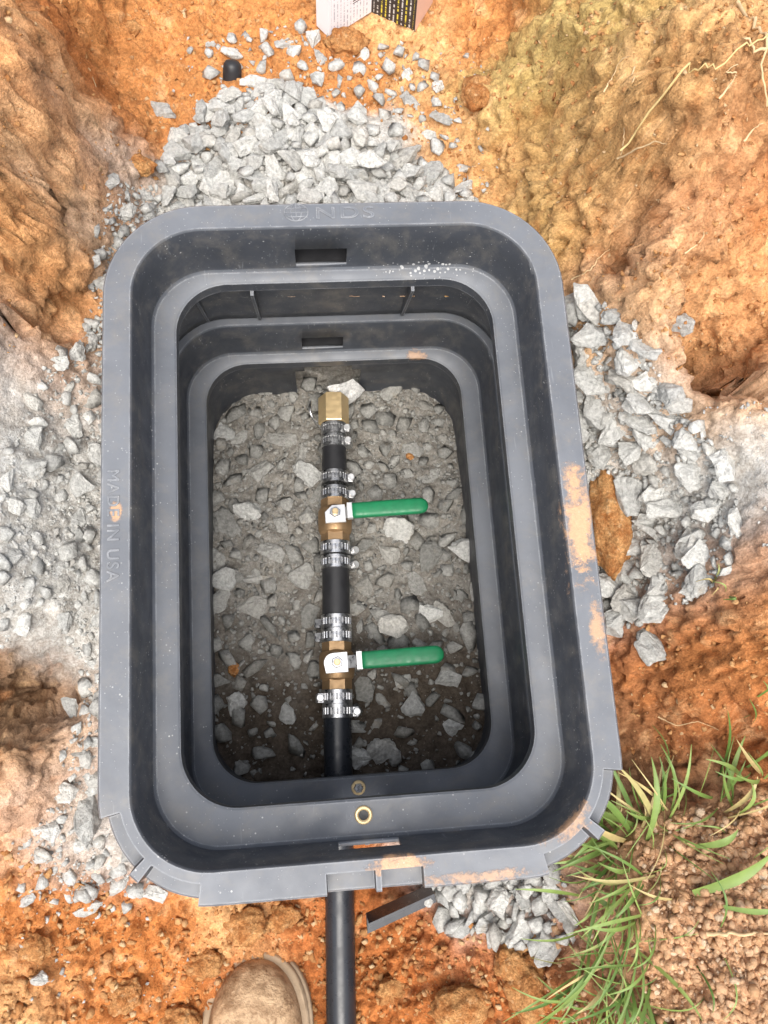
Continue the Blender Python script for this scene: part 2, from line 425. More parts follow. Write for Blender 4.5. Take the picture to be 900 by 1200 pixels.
# ------------------------------------------------------------------ ground: height and colour
CP = [  # survey points: where the photo shows them, and their height
 # far trench floor and gravel heap
 (450,20,-.145),(300,50,-.145),(200,90,-.135),(560,60,-.145),(545,180,-.14),(400,180,-.115),(300,150,-.12),(340,215,-.115),(470,215,-.12),(590,215,-.135),(180,30,-.14),(420,90,-.14),
 # left bank
 (140,30,-.125),(140,130,-.125),(150,220,-.115),(100,300,-.10),(118,360,-.115),(75,390,-.10),(35,440,-.075),(100,90,-.03),(85,190,-.02),(45,60,.045),(10,150,.06),(25,240,.045),(60,250,-.005),(0,330,.00),(40,300,-.005),(80,310,-.06),(25,390,-.01),(0,20,.08),
 # grey rubble on the left
 (100,450,-.12),(60,500,-.095),(10,540,-.05),(100,600,-.12),(50,640,-.085),(5,700,-.05),(60,740,-.10),(100,750,-.125),
 (20,800,-.125),(50,820,-.135),(10,870,-.055),(55,860,-.085),(80,830,-.13),(20,950,-.085),(95,900,-.145),(60,1000,-.16),(120,1010,-.185),
 # near side
 (50,1080,-.20),(100,1150,-.235),(20,1190,-.20),(200,1100,-.27),(285,1085,-.285),(190,1180,-.29),(300,1160,-.328),(350,1080,-.31),(400,1100,-.332),(400,1190,-.332),(450,1130,-.315),(500,1110,-.285),(560,1080,-.265),(620,1070,-.25),(640,1120,-.24),(500,1190,-.27),(600,1170,-.25),(560,1140,-.255),
 # right bank
 (592,20,-.10),(605,100,-.115),(630,200,-.125),(655,270,-.13),(700,340,-.115),(620,40,-.03),(650,120,-.02),(680,200,-.03),(700,280,-.06),(730,330,-.07),(720,60,.08),(740,160,.07),(760,260,.04),(790,340,.0),(800,400,-.05),(765,420,-.11),(795,455,-.115),(830,60,.16),(840,180,.14),(850,300,.10),(860,390,.05),(895,120,.2),(895,300,.15),(845,450,.0),(890,480,.04),(855,540,-.03),(890,620,.0),(868,680,-.03),
 (690,390,-.15),(710,480,-.155),(760,490,-.14),(720,600,-.16),(780,590,-.125),(825,620,-.09),(730,720,-.175),(790,690,-.135),
 (835,730,-.075),(885,740,-.03),(800,770,-.095),(870,820,-.07),(770,740,-.15),(755,800,-.19),(745,860,-.205),(790,850,-.15),(820,890,-.16),(880,880,-.12),
 # grassy mound
 (715,960,-.19),(680,1020,-.205),(660,1100,-.22),(640,1180,-.235),(765,920,-.17),(770,990,-.135),(850,960,-.11),(840,1050,-.09),(770,1060,-.12),(770,1130,-.13),(880,1180,-.07),(720,1170,-.175),(890,1000,-.09),(740,1020,-.15),
]
CPW = [tuple(at(a, b, z)) for a, b, z in CP]
# beside the box wall
for k in np.linspace(-0.05, 0.35, 5):
    CPW.append((-0.165, k, -.125)); CPW.append((0.215, k, -.165))
for k in (-0.1, 0.03, 0.15): CPW.append((k, 0.425, -.125))
CPW += [(-0.1,-0.13,-.27),(0.0,-0.13,-.31),(0.1,-0.13,-.28),(0.2,-0.10,-.20),(-0.16,-0.09,-.17)]
CPW += [(-.75,.0,.14),(-.75,.5,.18),(-.7,.95,.16),(-.45,1.1,-.05),(.1,1.1,-.13),(.1,1.5,-.08),(.55,1.1,.12),(.95,.1,.16),(.95,.6,.26),(.95,1.1,.26),
        (-.6,-.4,-.05),(-.4,-.6,-.2),(0,-.55,-.335),(0,-.9,-.33),(.35,-.55,-.12),(.75,-.4,.02),(.7,-.9,.05),(-.8,-.9,.05)]
CPW = np.array(CPW)
def _phi(d2): return np.sqrt(d2 + 0.045 ** 2)
_A = _phi(((CPW[:, None, :2] - CPW[None, :, :2]) ** 2).sum(2)) - 0.0006 * 0
_n = len(CPW)
_S = np.zeros((_n + 3, _n + 3)); _S[:_n, :_n] = _A - np.eye(_n) * 0.008
_S[:_n, _n] = 1; _S[:_n, _n + 1:] = CPW[:, :2]; _S[_n, :_n] = 1; _S[_n + 1:, :_n] = CPW[:, :2].T
_W = np.linalg.solve(_S, np.concatenate([CPW[:, 2], np.zeros(3)]))
def base_h(x, y):
    out = np.full(len(x), _W[_n]) + _W[_n + 1] * x + _W[_n + 2] * y
    for i in range(_n):
        out += _W[i] * _phi((x - CPW[i, 0]) ** 2 + (y - CPW[i, 1]) ** 2)
    return out

# earth kind per survey point; red also paints shade on bank faces and crevice
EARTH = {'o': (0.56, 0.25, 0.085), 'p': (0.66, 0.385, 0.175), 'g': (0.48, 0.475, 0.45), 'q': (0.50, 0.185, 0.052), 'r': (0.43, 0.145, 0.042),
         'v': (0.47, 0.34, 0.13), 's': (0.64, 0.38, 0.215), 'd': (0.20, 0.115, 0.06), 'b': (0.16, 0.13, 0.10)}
ZP = [(450,20,-.14,'p'),(300,40,-.14,'o'),(200,60,-.14,'o'),(560,60,-.14,'o'),(545,180,-.14,'p'),(240,110,-.14,'o'),(180,150,-.13,'o'),(500,60,-.14,'p'),(420,60,-.14,'o'),
 (350,180,-.115,'g'),(270,190,-.12,'g'),(450,200,-.12,'g'),(230,225,-.12,'g'),(580,220,-.13,'p'),
 (150,225,-.11,'g'),(130,300,-.11,'g'),(130,60,-.11,'o'),(100,90,-.03,'r'),(50,60,.045,'p'),(10,150,.06,'p'),(60,150,0,'o'),(30,250,.04,'o'),(90,200,-.03,'o'),(40,310,0,'o'),(60,330,-.02,'p'),(100,300,-.1,'p'),(20,390,-.01,'o'),(80,370,-.09,'o'),(0,300,0,'p'),
 (100,420,-.11,'g'),(40,450,-.08,'g'),(60,500,-.09,'g'),(10,540,-.05,'g'),(100,600,-.12,'g'),(50,640,-.085,'g'),(5,700,-.05,'g'),(60,740,-.1,'g'),(100,750,-.125,'g'),(10,440,-.05,'g'),
 (20,800,-.12,'d'),(30,830,-.12,'d'),(10,870,-.055,'p'),(55,860,-.085,'o'),(90,850,-.14,'g'),(90,900,-.145,'g'),(20,940,-.085,'o'),(60,970,-.14,'g'),(100,980,-.16,'g'),(30,1000,-.13,'o'),
 (50,1080,-.2,'q'),(100,1150,-.235,'q'),(20,1180,-.2,'p'),(200,1100,-.27,'q'),(285,1085,-.285,'p'),(190,1180,-.29,'q'),(300,1160,-.328,'r'),(350,1080,-.31,'r'),(430,1150,-.33,'r'),(500,1110,-.285,'r'),(560,1060,-.265,'g'),(630,1060,-.25,'g'),(500,1180,-.27,'r'),(600,1150,-.25,'r'),(560,1140,-.255,'r'),(450,1190,-.3,'q'),
 (600,60,-.08,'v'),(640,40,0,'v'),(620,130,-.08,'v'),(650,200,-.06,'v'),(640,170,-.08,'v'),(655,245,-.08,'v'),(668,300,-.10,'v'),(670,120,0,'v'),(610,200,-.13,'o'),(700,100,.06,'p'),(690,220,-.03,'o'),(710,310,-.07,'r'),(740,60,.09,'p'),(760,180,.07,'p'),(760,280,.03,'p'),(790,340,0,'p'),(740,360,-.09,'r'),(820,80,.16,'p'),(840,200,.14,'p'),(850,300,.1,'p'),(870,120,.18,'o'),(895,200,.17,'p'),(880,380,.05,'p'),(820,400,-.03,'p'),(770,420,-.1,'r'),(800,455,-.1,'r'),(845,470,0,'p'),(880,520,.02,'g'),(860,580,-.02,'g'),(890,640,0,'o'),(868,690,-.03,'o'),(800,370,-.02,'p'),(890,20,.22,'d'),
 (690,390,-.15,'g'),(710,480,-.155,'g'),(760,490,-.14,'g'),(720,600,-.16,'g'),(780,590,-.125,'g'),(825,620,-.09,'g'),(730,700,-.175,'g'),(790,680,-.135,'g'),
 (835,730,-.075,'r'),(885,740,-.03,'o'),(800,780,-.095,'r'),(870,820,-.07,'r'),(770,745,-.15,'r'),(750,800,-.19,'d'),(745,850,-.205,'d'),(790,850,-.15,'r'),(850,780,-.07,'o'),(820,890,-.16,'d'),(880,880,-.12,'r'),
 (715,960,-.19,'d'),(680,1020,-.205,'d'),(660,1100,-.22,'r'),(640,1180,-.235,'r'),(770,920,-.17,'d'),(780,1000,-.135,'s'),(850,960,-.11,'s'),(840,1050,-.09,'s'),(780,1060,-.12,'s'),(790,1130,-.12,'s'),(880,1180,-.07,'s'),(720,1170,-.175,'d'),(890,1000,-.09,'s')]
ZW = np.array([at(a, b, z)[:2] for a, b, z, k in ZP]); ZC = np.array([EARTH[k] for *_, k in ZP]); ZG = np.array([1.0 if k == 'g' else 0 for *_, k in ZP])
def ground_colour(p, sig=0.026):
    w = p[:, :2] + 0.03 * np.stack([fbm(p * 22, 4, 31), fbm(p * 22, 4, 47)], 1)
    num = np.zeros((len(p), 3)); g = np.zeros(len(p)); den = np.full(len(p), 1e-12)
    for c, col, gg in zip(ZW, ZC, ZG):
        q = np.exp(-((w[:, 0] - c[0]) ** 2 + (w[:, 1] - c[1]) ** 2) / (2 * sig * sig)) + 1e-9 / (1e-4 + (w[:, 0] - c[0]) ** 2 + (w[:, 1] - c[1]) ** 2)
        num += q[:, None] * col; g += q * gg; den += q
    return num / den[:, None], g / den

def axis(a, b, step, far):
    core = np.arange(a, b + step / 2, step)
    ext = step * np.cumsum(1.35 ** np.arange(1, 40)); ext = ext[ext < far]
    return np.concatenate([(a - ext)[::-1], core, b + ext])
XS = axis(-0.60, 0.80, 0.0027, 70); YS = axis(-0.50, 1.0, 0.0027, 70)
GX, GY = np.meshgrid(XS, YS); gx, gy = GX.ravel(), GY.ravel()
H = base_h(np.clip(gx, -1.2, 1.3), np.clip(gy, -1.2, 1.7))
# cut faces rising from the foot of each bank, and crevices
def foot_step(line_px, z, amp, w, sgn):
    q = np.array([at(a, b, z)[:2] for a, b in line_px]); best = np.full(len(gx), 9.0); sd = np.zeros(len(gx))
    for (x1, y1), (x2, y2) in zip(q[:-1], q[1:]):
        dx, dy = x2 - x1, y2 - y1; L2 = dx * dx + dy * dy
        tt = np.clip(((gx - x1) * dx + (gy - y1) * dy) / L2, 0, 1)
        d = np.hypot(gx - x1 - tt * dx, gy - y1 - tt * dy); m_ = d < best
        cr_ = np.sign(((gx - x1) * dy - (gy - y1) * dx) * sgn); sd = np.where(m_, d * cr_, sd); best = np.minimum(best, d)
    return amp * (sstep(-0.004, w, sd) - 0.75 * sstep(w * 1.5, w * 1.5 + 0.16, sd)) * (np.abs(sd) < 0.6)
wob = fbm(np.stack([gx * 14, gy * 14, gx * 0], 1), 3, 91) * 0.5 + 1
H = H + foot_step([(575,-60),(583,20),(600,100),(628,200),(655,290),(700,345),(745,390),(775,440)], -.12, 0.050, 0.028, -1) * wob * -1 * -1
H = H + foot_step([(140,-60),(138,60),(132,170),(128,240),(104,320),(70,385)], -.11, 0.045, 0.026, 1) * wob
for a, b, z_, r_, d_ in [(795,440,-.1,.014,.085),(772,418,-.1,.012,.05),(800,462,-.1,.012,.075),(20,800,-.12,.026,.03),(45,812,-.12,.018,.03),(5,333,0,.014,.03),(35,326,0,.012,.03),(65,318,-.02,.012,.028),
                         (766,235,.05,.009,.022),(769,262,.04,.009,.026),(775,292,.03,.009,.02),(742,45,.09,.008,.022),(748,75,.09,.009,.024),(700,345,-.1,.010,.02),(830,330,.07,.010,.02),(850,345,.07,.010,.02),(120,60,-.09,.012,.02),(118,120,-.09,.012,.02),(845,860,-.13,.018,.03),(790,905,-.16,.015,.02)]:
    c_ = at(a, b, z_); H = H - d_ * np.exp(-((gx - c_[0]) ** 2 + (gy - c_[1]) ** 2) / (2 * r_ * r_))
far = sstep(0.75, 1.6, np.hypot(gx - 0.1, gy - 0.25))
H = H * (1 - far) + 0.16 * far
P = np.stack([gx, gy, H], 1)
dense = (np.abs(gx - 0.1) < 0.74) & (np.abs(gy - 0.25) < 0.79)
Pd = P[dense]
colr = np.tile(np.array([0.40, 0.24, 0.11]), (len(P), 1)); grav = np.zeros(len(P))
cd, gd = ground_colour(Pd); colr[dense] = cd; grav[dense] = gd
far_turf = sstep(1.0, 1.9, np.hypot(gx - 0.1, gy - 0.25))[:, None]
colr = colr * (1 - far_turf) + np.array([0.10, 0.13, 0.04]) * far_turf
# relief: lumps, fractures, crumbs
gyy, gxx = np.gradient(H.reshape(GX.shape), YS, XS)
slope = np.clip(np.hypot(gxx, gyy).ravel()[dense], 0, 2.0)
cl = 1 - gd
lump = fbm(Pd * 10, 6, 3, 0.64) * 0.027 * (0.4 + 0.5 * np.clip(slope, 0, 1.2))
rid = (1 - np.abs(fbm(Pd * np.array([16, 16, 30]), 4, 8, 0.55)) * 2.2)
frac = -np.clip(rid - 0.72, 0, 1) * 0.022 * (0.3 + slope * 0.7)
cr = np.clip(0.62 - worley(Pd * 100, 5), -0.2, 0.6) * 0.0075
cr2 = np.clip(0.62 - worley(Pd * 42, 6), -0.15, 0.6) * 0.016 * sstep(0.02, 0.25, fbm(Pd * 12, 3, 12) + 0.12)
fine = fbm(Pd * 120, 3, 21, 0.7) * 0.0045
rub = np.clip(0.6 - worley(Pd * 85, 15), -0.2, 0.6) * 0.0055
keep = sstep(0.0, 0.05, np.maximum(np.abs(Pd[:, 0] - BX) - HA, np.abs(Pd[:, 1] - BY) - HB) + 0.03)
lump = lump * keep; frac = frac * keep
Pw = Pd + 0.010 * np.stack([fbm(Pd * 35, 3, 41), fbm(Pd * 35, 3, 42), fbm(Pd * 35, 3, 43)], 1)
c1, e1 = chunks(Pw * np.array([26, 26, 20]), 61); c2, e2 = chunks(Pw * 62, 62); c3, e3 = chunks(Pw * 130, 63)
blk = c1 * 0.007 * (0.35 + slope) + c2 * 0.0060 + c3 * 0.0048 - 0.0025 * (1 - sstep(0, 0.12, e2)) - 0.004 * (1 - sstep(0, 0.06, e1))
blk = blk * keep
disp = (lump * 0.34 + frac * 0.7 + cr * 0.7 + cr2 * 0.6 + blk) * (cl * 0.85 + 0.15) + fine + rub * gd
nx_, ny_ = -gxx.ravel()[dense], -gyy.ravel()[dense]
nl = np.sqrt(nx_ ** 2 + ny_ ** 2 + 1)
H[dense] += disp * nl * 0.8                       # seat for things laid on the ground
P[dense] += np.stack([nx_ / nl, ny_ / nl, 1 / nl], 1) * disp[:, None]
# colour breaks with the relief of the earth itself: paler dry crust, redder below
k1 = fbm(Pd * 30, 5, 55, 0.6); k2 = fbm(Pd * 75, 4, 66, 0.6)
var = np.clip(0.98 + 0.38 * k1 + 0.30 * k2, 0.6, 1.6)[:, None]
pale = sstep(0.12, 0.5, k1 + 0.6 * k2)[:, None] * (cl * 0.55)[:, None]
red = sstep(0.10, 0.5, -k1 + 0.5 * k2)[:, None] * (cl * 0.5)[:, None]
cc = colr[dense] * var
cc = cc * (1 - pale) + np.array([0.70, 0.455, 0.24]) * pale
cc = cc * (1 - red) + np.array([0.47, 0.175, 0.052]) * red
colr[dense] = np.clip(cc, 0.01, 0.85)

def ground_sheet(name, P, colr, nx, ny, keep_face, mat='clay'):
    idx = np.arange(nx * ny).reshape(ny, nx)
    q = np.stack([idx[:-1, :-1], idx[:-1, 1:], idx[1:, 1:], idx[1:, :-1]], -1).reshape(-1, 4)
    q = q[keep_face(P[q].mean(1))]
    me = bpy.data.meshes.new(name)
    me.vertices.add(len(P)); me.vertices.foreach_set('co', P.astype(np.float32).ravel())
    n = len(q); me.loops.add(n * 4); me.polygons.add(n)
    me.loops.foreach_set('vertex_index', q.astype(np.int32).ravel())
    me.polygons.foreach_set('loop_start', np.arange(0, n * 4, 4, dtype=np.int32))
    me.polygons.foreach_set('use_smooth', np.ones(n, bool))
    at_ = me.color_attributes.new('Col', 'FLOAT_COLOR', 'POINT')
    at_.data.foreach_set('color', np.concatenate([colr, np.ones((len(colr), 1))], 1).astype(np.float32).ravel())
    me.materials.append(M[mat]); me.update(); me.validate()
    return obj(name, me)
def outside_box(c, inset=0.024):
    dx = np.abs(c[:, 0] - BX) - (HA - inset - 0.06); dy = np.abs(c[:, 1] - BY) - (HB - inset - 0.06)
    d = np.hypot(np.maximum(dx, 0), np.maximum(dy, 0)) + np.minimum(np.maximum(dx, dy), 0) - 0.06
    return d > 0
tag(ground_sheet('ground', P, colr, len(XS), len(YS), outside_box), kind='structure')
HG = H.reshape(GX.shape); HL = HG.tolist(); XL = XS.tolist(); YL = YS.tolist()
def gz(x, y):
    i = min(max(bisect.bisect(XL, x) - 1, 0), len(XL) - 2); j = min(max(bisect.bisect(YL, y) - 1, 0), len(YL) - 2)
    a = (x - XL[i]) / (XL[i + 1] - XL[i]); b = (y - YL[j]) / (YL[j + 1] - YL[j])
    r0, r1 = HL[j], HL[j + 1]
    return (r0[i] * (1 - a) + r0[i + 1] * a) * (1 - b) + (r1[i] * (1 - a) + r1[i + 1] * a) * b
def on_ground(px, py, z0=-0.12):
    z = z0
    for _ in range(30):
        p = at(px, py, z); z = 0.6 * z + 0.4 * float(gz(p[0], p[1]))
    return at(px, py, z)

# floor inside the boxes: grey fines over brown dirt
FX = np.arange(-0.160, 0.215, 0.002); FY = np.arange(-0.135, 0.440, 0.002)
fx, fy = [a.ravel() for a in np.meshgrid(FX, FY)]
def floor_base(x, y):
    return -0.349 - 0.012 * sstep(-0.02, 0.2, y) - 0.026 * sstep(0.18, 0.40, y)
FP = np.stack([fx, fy, floor_base(fx, fy)], 1)
FP[:, 2] += fbm(FP * 14, 3, 71) * 0.010 + fbm(FP * 90, 3, 72) * 0.004 + np.clip(0.6 - worley(FP * 80, 73), -0.2, 0.6) * 0.006
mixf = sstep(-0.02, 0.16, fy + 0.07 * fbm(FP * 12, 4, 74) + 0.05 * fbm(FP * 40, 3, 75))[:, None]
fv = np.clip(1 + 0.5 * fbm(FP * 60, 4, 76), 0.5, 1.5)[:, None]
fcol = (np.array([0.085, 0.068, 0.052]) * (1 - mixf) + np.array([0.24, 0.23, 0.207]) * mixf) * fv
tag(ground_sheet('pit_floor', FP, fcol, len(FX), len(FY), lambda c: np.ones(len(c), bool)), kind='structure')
FL = FP[:, 2].reshape(len(FY), len(FX)).tolist()
def fz(x, y):
    return FL[min(max(round((y + 0.135) / 0.002), 0), len(FL) - 1)][min(max(round((x + 0.160) / 0.002), 0), len(FL[0]) - 1)]
def on_floor(px, py):
    z = -0.36
    for _ in range(10):
        p = at(px, py, z); z = fz(p[0], p[1])
    return at(px, py, z)

# ------------------------------------------------------------------ meter boxes
NARC = 14
SLOT = (-0.037, 0.012)                      # far slot, x range relative to the box centre
SLOT2 = (-0.024, 0.026)                     # near slot
HOLE = (-0.048, 0.036)                      # pipe knock-out
def notch_breaks():
    """arc-length style stations: each ring has the same stations, so rings can be lofted"""
    st = []
    # stations: ('arc', corner, t) and ('side', side, fixed coordinate or None with fraction)
    def side(s, marks):
        for k in marks: st.append(('s', s, k))
    def arc(c, ts):
        for k in ts: st.append(('a', c, k))
    e = 0.012
    base = list(np.linspace(0, 1, NARC + 1))
    nb = sorted(base + [0.10, 0.10 + e, 0.44, 0.44 + e, 0.56, 0.56 + e, 0.90, 0.90 + e])
    # start: near side, going +x; then right, far, left (counter clockwise)
    side('n', [-0.9, -0.35, SLOT2[0], SLOT2[1], 0.35])
    arc('nr', nb)
    side('r', [-0.5, 0.0, 0.5])
    arc('fr', base)
    side('f', [0.6, SLOT[1], HOLE[1], SLOT[0], HOLE[0], -0.6])
    arc('fl', base)
    side('l', [0.5, 0.0, -0.5])
    arc('nl', nb)
    side('n', [-0.6])
    return st
# near-side stations in order of x (absolute, relative to the centre)
NEARX = [-0.079, -0.0785, -0.040, -0.0395, SLOT2[0], 0.0042, 0.0048, 0.0085, 0.0091, SLOT2[1], 0.0475, 0.0480]
def stations():
    e = 0.014
    base = list(np.linspace(0, 1, NARC + 1))
    nb = sorted(base + [0.13, 0.13 + e, 0.47, 0.47 + e, 0.55, 0.55 + e, 0.90, 0.90 + e])
    st = [('n', x) for x in sorted(set([-0.0345, -0.0340, SLOT2[0], 0.0020, 0.0026, 0.0068, 0.0074, SLOT2[1], 0.0385, 0.0390]))]
    st += [('nr', t) for t in nb] + [('r', t) for t in (-0.5, 0.0, 0.5)]
    st += [('fr', t) for t in base]
    st += [('f', x) for x in sorted([SLOT[0], SLOT[1], HOLE[0], HOLE[1], -0.01, HOLE[0] + 0.012, HOLE[1] - 0.012], reverse=True)]
    st += [('fl', t) for t in base] + [('l', t) for t in (0.5, 0.0, -0.5)] + [('nl', t) for t in nb]
    return st
ST = stations()
def ring(ins, r):
    """ins = (left, right, far, near) insets; returns xy of every station"""
    x0, x1, y0, y1 = -HA + ins[0], HA - ins[1], -HB + ins[3], HB - ins[2]
    out = []
    for k, v in ST:
        if k == 'n': out.append((v, y0))
        elif k == 'f': out.append((v, y1))
        elif k == 'r': out.append((x1, (y0 + y1) / 2 + v * ((y1 - y0) / 2 - r)))
        elif k == 'l': out.append((x0, (y0 + y1) / 2 + v * ((y1 - y0) / 2 - r)))
        else:
            cx, cy, a0 = {'nr': (x1 - r, y0 + r, -90), 'fr': (x1 - r, y1 - r, 0), 'fl': (x0 + r, y1 - r, 90), 'nl': (x0 + r, y0 + r, 180)}[k]
            a = math.radians(a0 + 90 * v); out.append((cx + r * math.cos(a), cy + r * math.sin(a)))
    return out
def in_notch(k, v):
    if k in ('nl', 'nr'):
        return 0.135 < v < 0.475 or 0.555 < v < 0.91
    if k == 'n':
        return -0.0342 < v < 0.0022 or 0.0072 < v < 0.0386
    return False
def box_mesh(name, zend, end_ins, mat, hole):
    I = lambda a: (a, a, a, a)
    op = (0.0485, 0.0490, 0.0395, 0.0575)
    oq = tuple(a + 0.0018 for a in op)
    rg = [(I(0), CR, -.016), (I(0), CR, -.0016), (I(.0016), CR - .0016, 0), (I(.0150), CR - .0150, 0), (I(.0157), CR - .0157, 0),
          (I(.0235), CR - .0235, 0), (I(.0250), CR - .025, -.0018), (I(.0262), CR - .0262, -.034), (I(.0278), CR - .0278, -.060),
          (I(.0282), CR - .0282, -.0640), (I(.0305), CR - .0305, -.0665), (op, 0.050, -.0672), (oq, 0.049, -.0688), (oq, 0.049, -.082),
          (tuple(a - .004 for a in op), 0.054, -.084)]
    top = tuple(a - .0075 for a in op) if hole else tuple(a - 0.010 for a in op)
    z0 = -.088
    nlev = [0.0, 0.12, 0.20, 0.50, 0.85, 1.0]
    for f in nlev:
        rg.append((tuple(a * (1 - f) + b * f for a, b in zip(top, end_ins)), 0.055 + 0.012 * f, z0 + (zend - z0) * f))
    V = []; n = len(ST)
    for ri, (ins, r, z) in enumerate(rg):
        for (k, v), (x, y) in zip(ST, ring(ins, r)):
            zz = z
            if ri <= 3 and in_notch(k, v):
                zz = z - .013 if ri else z
                if ri <= 2 and k != 'n':                      # outer edge cut back inside the notch
                    c = np.array([max(-HA + CR, min(HA - CR, x)), max(-HB + CR, min(HB - CR, y))]); q = np.array([x, y]) - c
                    L = np.linalg.norm(q); q = c + q * (L - .0025) / L; x, y = q
            V.append((x, y, zz))
    F = []
    for i in range(len(rg) - 1):
        for k in range(n):
            k2 = (k + 1) % n
            a, b = ST[k], ST[k2]
            if i == 7 and a[0] == b[0] == 'f' and SLOT[0] - 1e-6 <= min(a[1], b[1]) and max(a[1], b[1]) <= SLOT[1] + 1e-6: continue
            if i == 7 and a[0] == b[0] == 'n' and SLOT2[0] - 1e-6 <= min(a[1], b[1]) and max(a[1], b[1]) <= SLOT2[1] + 1e-6: continue
            if hole and a[0] == b[0] == 'f':
                lo, hi = min(a[1], b[1]), max(a[1], b[1])
                if i in (17, 18) and HOLE[0] - 1e-6 <= lo and hi <= HOLE[1] + 1e-6: continue
                if i == 16 and HOLE[0] + .0119 <= lo and hi <= HOLE[1] - .0119: continue
            F.append((i * n + k, i * n + k2, (i + 1) * n + k2, (i + 1) * n + k))
    return mesh(name, V, F, mat)
def meter_box(z, zend, end_ins, mat, hole, label):
    root = empty('meter_box', (BX, BY, z)); tag(root, label, 'meter box', 'stacked meter boxes')
    b = obj('box_shell', box_mesh('box_shell', zend, end_ins, mat, hole), root)
    autosmooth(b, 40)
    s = b.modifiers.new('thickness', 'SOLIDIFY'); s.thickness = 0.0038; s.offset = -1
    return root
def emboss(text, size, loc, rotz, parent, mat, name, ext=0.0004):
    cu = bpy.data.curves.new('lettering', 'FONT'); cu.body = text; cu.size = size; cu.extrude = ext; cu.bevel_depth = 0.0002; cu.bevel_resolution = 1
    cu.align_x = 'CENTER'; cu.align_y = 'CENTER'; cu.space_character = 1.15
    o = bpy.data.objects.new('tmp', cu); COL.objects.link(o)
    me = bpy.data.meshes.new_from_object(o.evaluated_get(bpy.context.evaluated_depsgraph_get()))
    bpy.data.objects.remove(o)
    me.materials.clear(); me.materials.append(M[mat])
    w = obj(name, me, parent); w.location = loc; w.rotation_euler = (0, 0, rotz); return w

upper = meter_box(0.0, -0.188, (.018, .018, .018, .018), 'box_plastic', False, 'upper black plastic meter box with wide dusty rim, set over the other')
lower = meter_box(-0.193, -0.235, (.043, .043, .034, .050), 'box_plastic_deep', True, 'lower black plastic meter box seen through the opening of the upper one')
# raised lettering and globe emblem on the upper rim
p = at(132, 615, 0); emboss('MADE IN USA', 0.0135, (p[0] - BX, p[1] - BY, 0.0001), -math.pi / 2, upper, 'box_plastic', 'lettering')
p = at(404, 250, 0); emboss('NDS', 0.0165, (p[0] - BX, p[1] - BY, 0.0001), 0, upper, 'box_plastic', 'lettering').scale.x = 1.55
p = at(347, 249, 0)
V, F = [], []
def add(vf):
    o = len(V); V.extend(vf[0]); F.extend([tuple(i + o for i in f) for f in vf[1]])
R0 = 0.0085
def ringpath(f, n=28): return [f(2 * math.pi * k / n) for k in range(n + 1)]
add(tube(ringpath(lambda a: (R0 * 1.25 * math.cos(a), R0 * math.sin(a), 0)), 0.0006, 6, False))
add(tube(ringpath(lambda a: (R0 * 0.55 * math.cos(a), R0 * math.sin(a), 0)), 0.0005, 6, False))
add(tube([(0, -R0, 0), (0, R0, 0)], 0.0005, 6))
for yy in (-0.5, 0, 0.5):
    h = 1.25 * R0 * math.sqrt(1 - yy * yy); add(tube([(-h, yy * R0, 0), (h, yy * R0, 0)], 0.0005, 6))
obj('globe_emblem', mesh('globe_emblem', V, F, 'box_plastic', True), upper, (p[0] - BX, p[1] - BY, 0.0001))
# stiffening ribs under the ledge of the upper box
for px in (297, 482, 230, 560):
    p = at(px, 352, -0.10); x = p[0] - BX
    y0 = HB - 0.046; y1 = HB - 0.026
    V, F = prism([(0, -.0), (0, .0)], 0, 0) if False else ([], [])
    w = 0.0016
    prof = [(y0, -0.083), (y1, -0.083), (y1 + .010, -0.186), (y1 + .004, -0.186)]
    V = [(-w, a, b) for a, b in prof] + [(w, a, b) for a, b in prof]
    F = [(0, 1, 2, 3), (7, 6, 5, 4)] + [(k, k + 4, (k + 1) % 4 + 4, (k + 1) % 4) for k in range(4)]
    obj('rib', mesh('rib', V, F, 'box_plastic'), upper, (x, 0, 0))
# added black backing that keeps light out of the far slot of each box
for bx_, mt_ in ((upper, 'box_plastic'), (lower, 'box_plastic_deep')):
    x0, x1, ya, yb, za, zb = SLOT[0] - .002, SLOT[1] + .002, HB - 0.0255, HB - 0.006, -.064, -.030
    V = [(x0, ya, za), (x1, ya, za), (x1, ya, zb), (x0, ya, zb), (x0, yb, za), (x1, yb, za), (x1, yb, zb), (x0, yb, zb)]
    obj('slot_light_block', mesh('slot_light_block', V, [(4, 5, 6, 7), (0, 1, 5, 4), (3, 7, 6, 2), (0, 4, 7, 3), (1, 2, 6, 5)], 'rubber_black'), bx_)
# brass grommet in the near ledge, bolt in the ledge below
p = at(426, 955, -0.067)
prof = [(0.0042, -0.02), (0.0042, 0.0012), (0.0062, 0.0018), (0.0075, 0.0012), (0.0078, -0.001), (0.0042, -0.0201)]
V = []; F = []; sg = 28
for r_, z_ in prof:
    for k in range(sg):
        a = 2 * math.pi * k / sg; V.append((r_ * math.cos(a), r_ * math.sin(a), z_))
for i in range(len(prof) - 1):
    for k in range(sg):
        k2 = (k + 1) % sg; F.append((i * sg + k, (i + 1) * sg + k, (i + 1) * sg + k2, i * sg + k2))
obj('brass_grommet', mesh('brass_grommet', V, F, 'brass', True), upper, (p[0] - BX, p[1] - BY, -0.0668))
sl, sf = prism([(0.0042 * math.cos(k * math.pi / 8), 0.0042 * math.sin(k * math.pi / 8)) for k in range(16)], -0.002, 0.0)
obj('grommet_bore', mesh('grommet_bore', sl, sf, 'rubber_black'), upper, (p[0] - BX, p[1] - BY, -0.0666))
p = at(420, 923, -0.26)
sl, sf = prism([(0.0078 * math.cos(k * math.pi / 10), 0.0078 * math.sin(k * math.pi / 10)) for k in range(20)], 0, 0.0012, 0.0006)
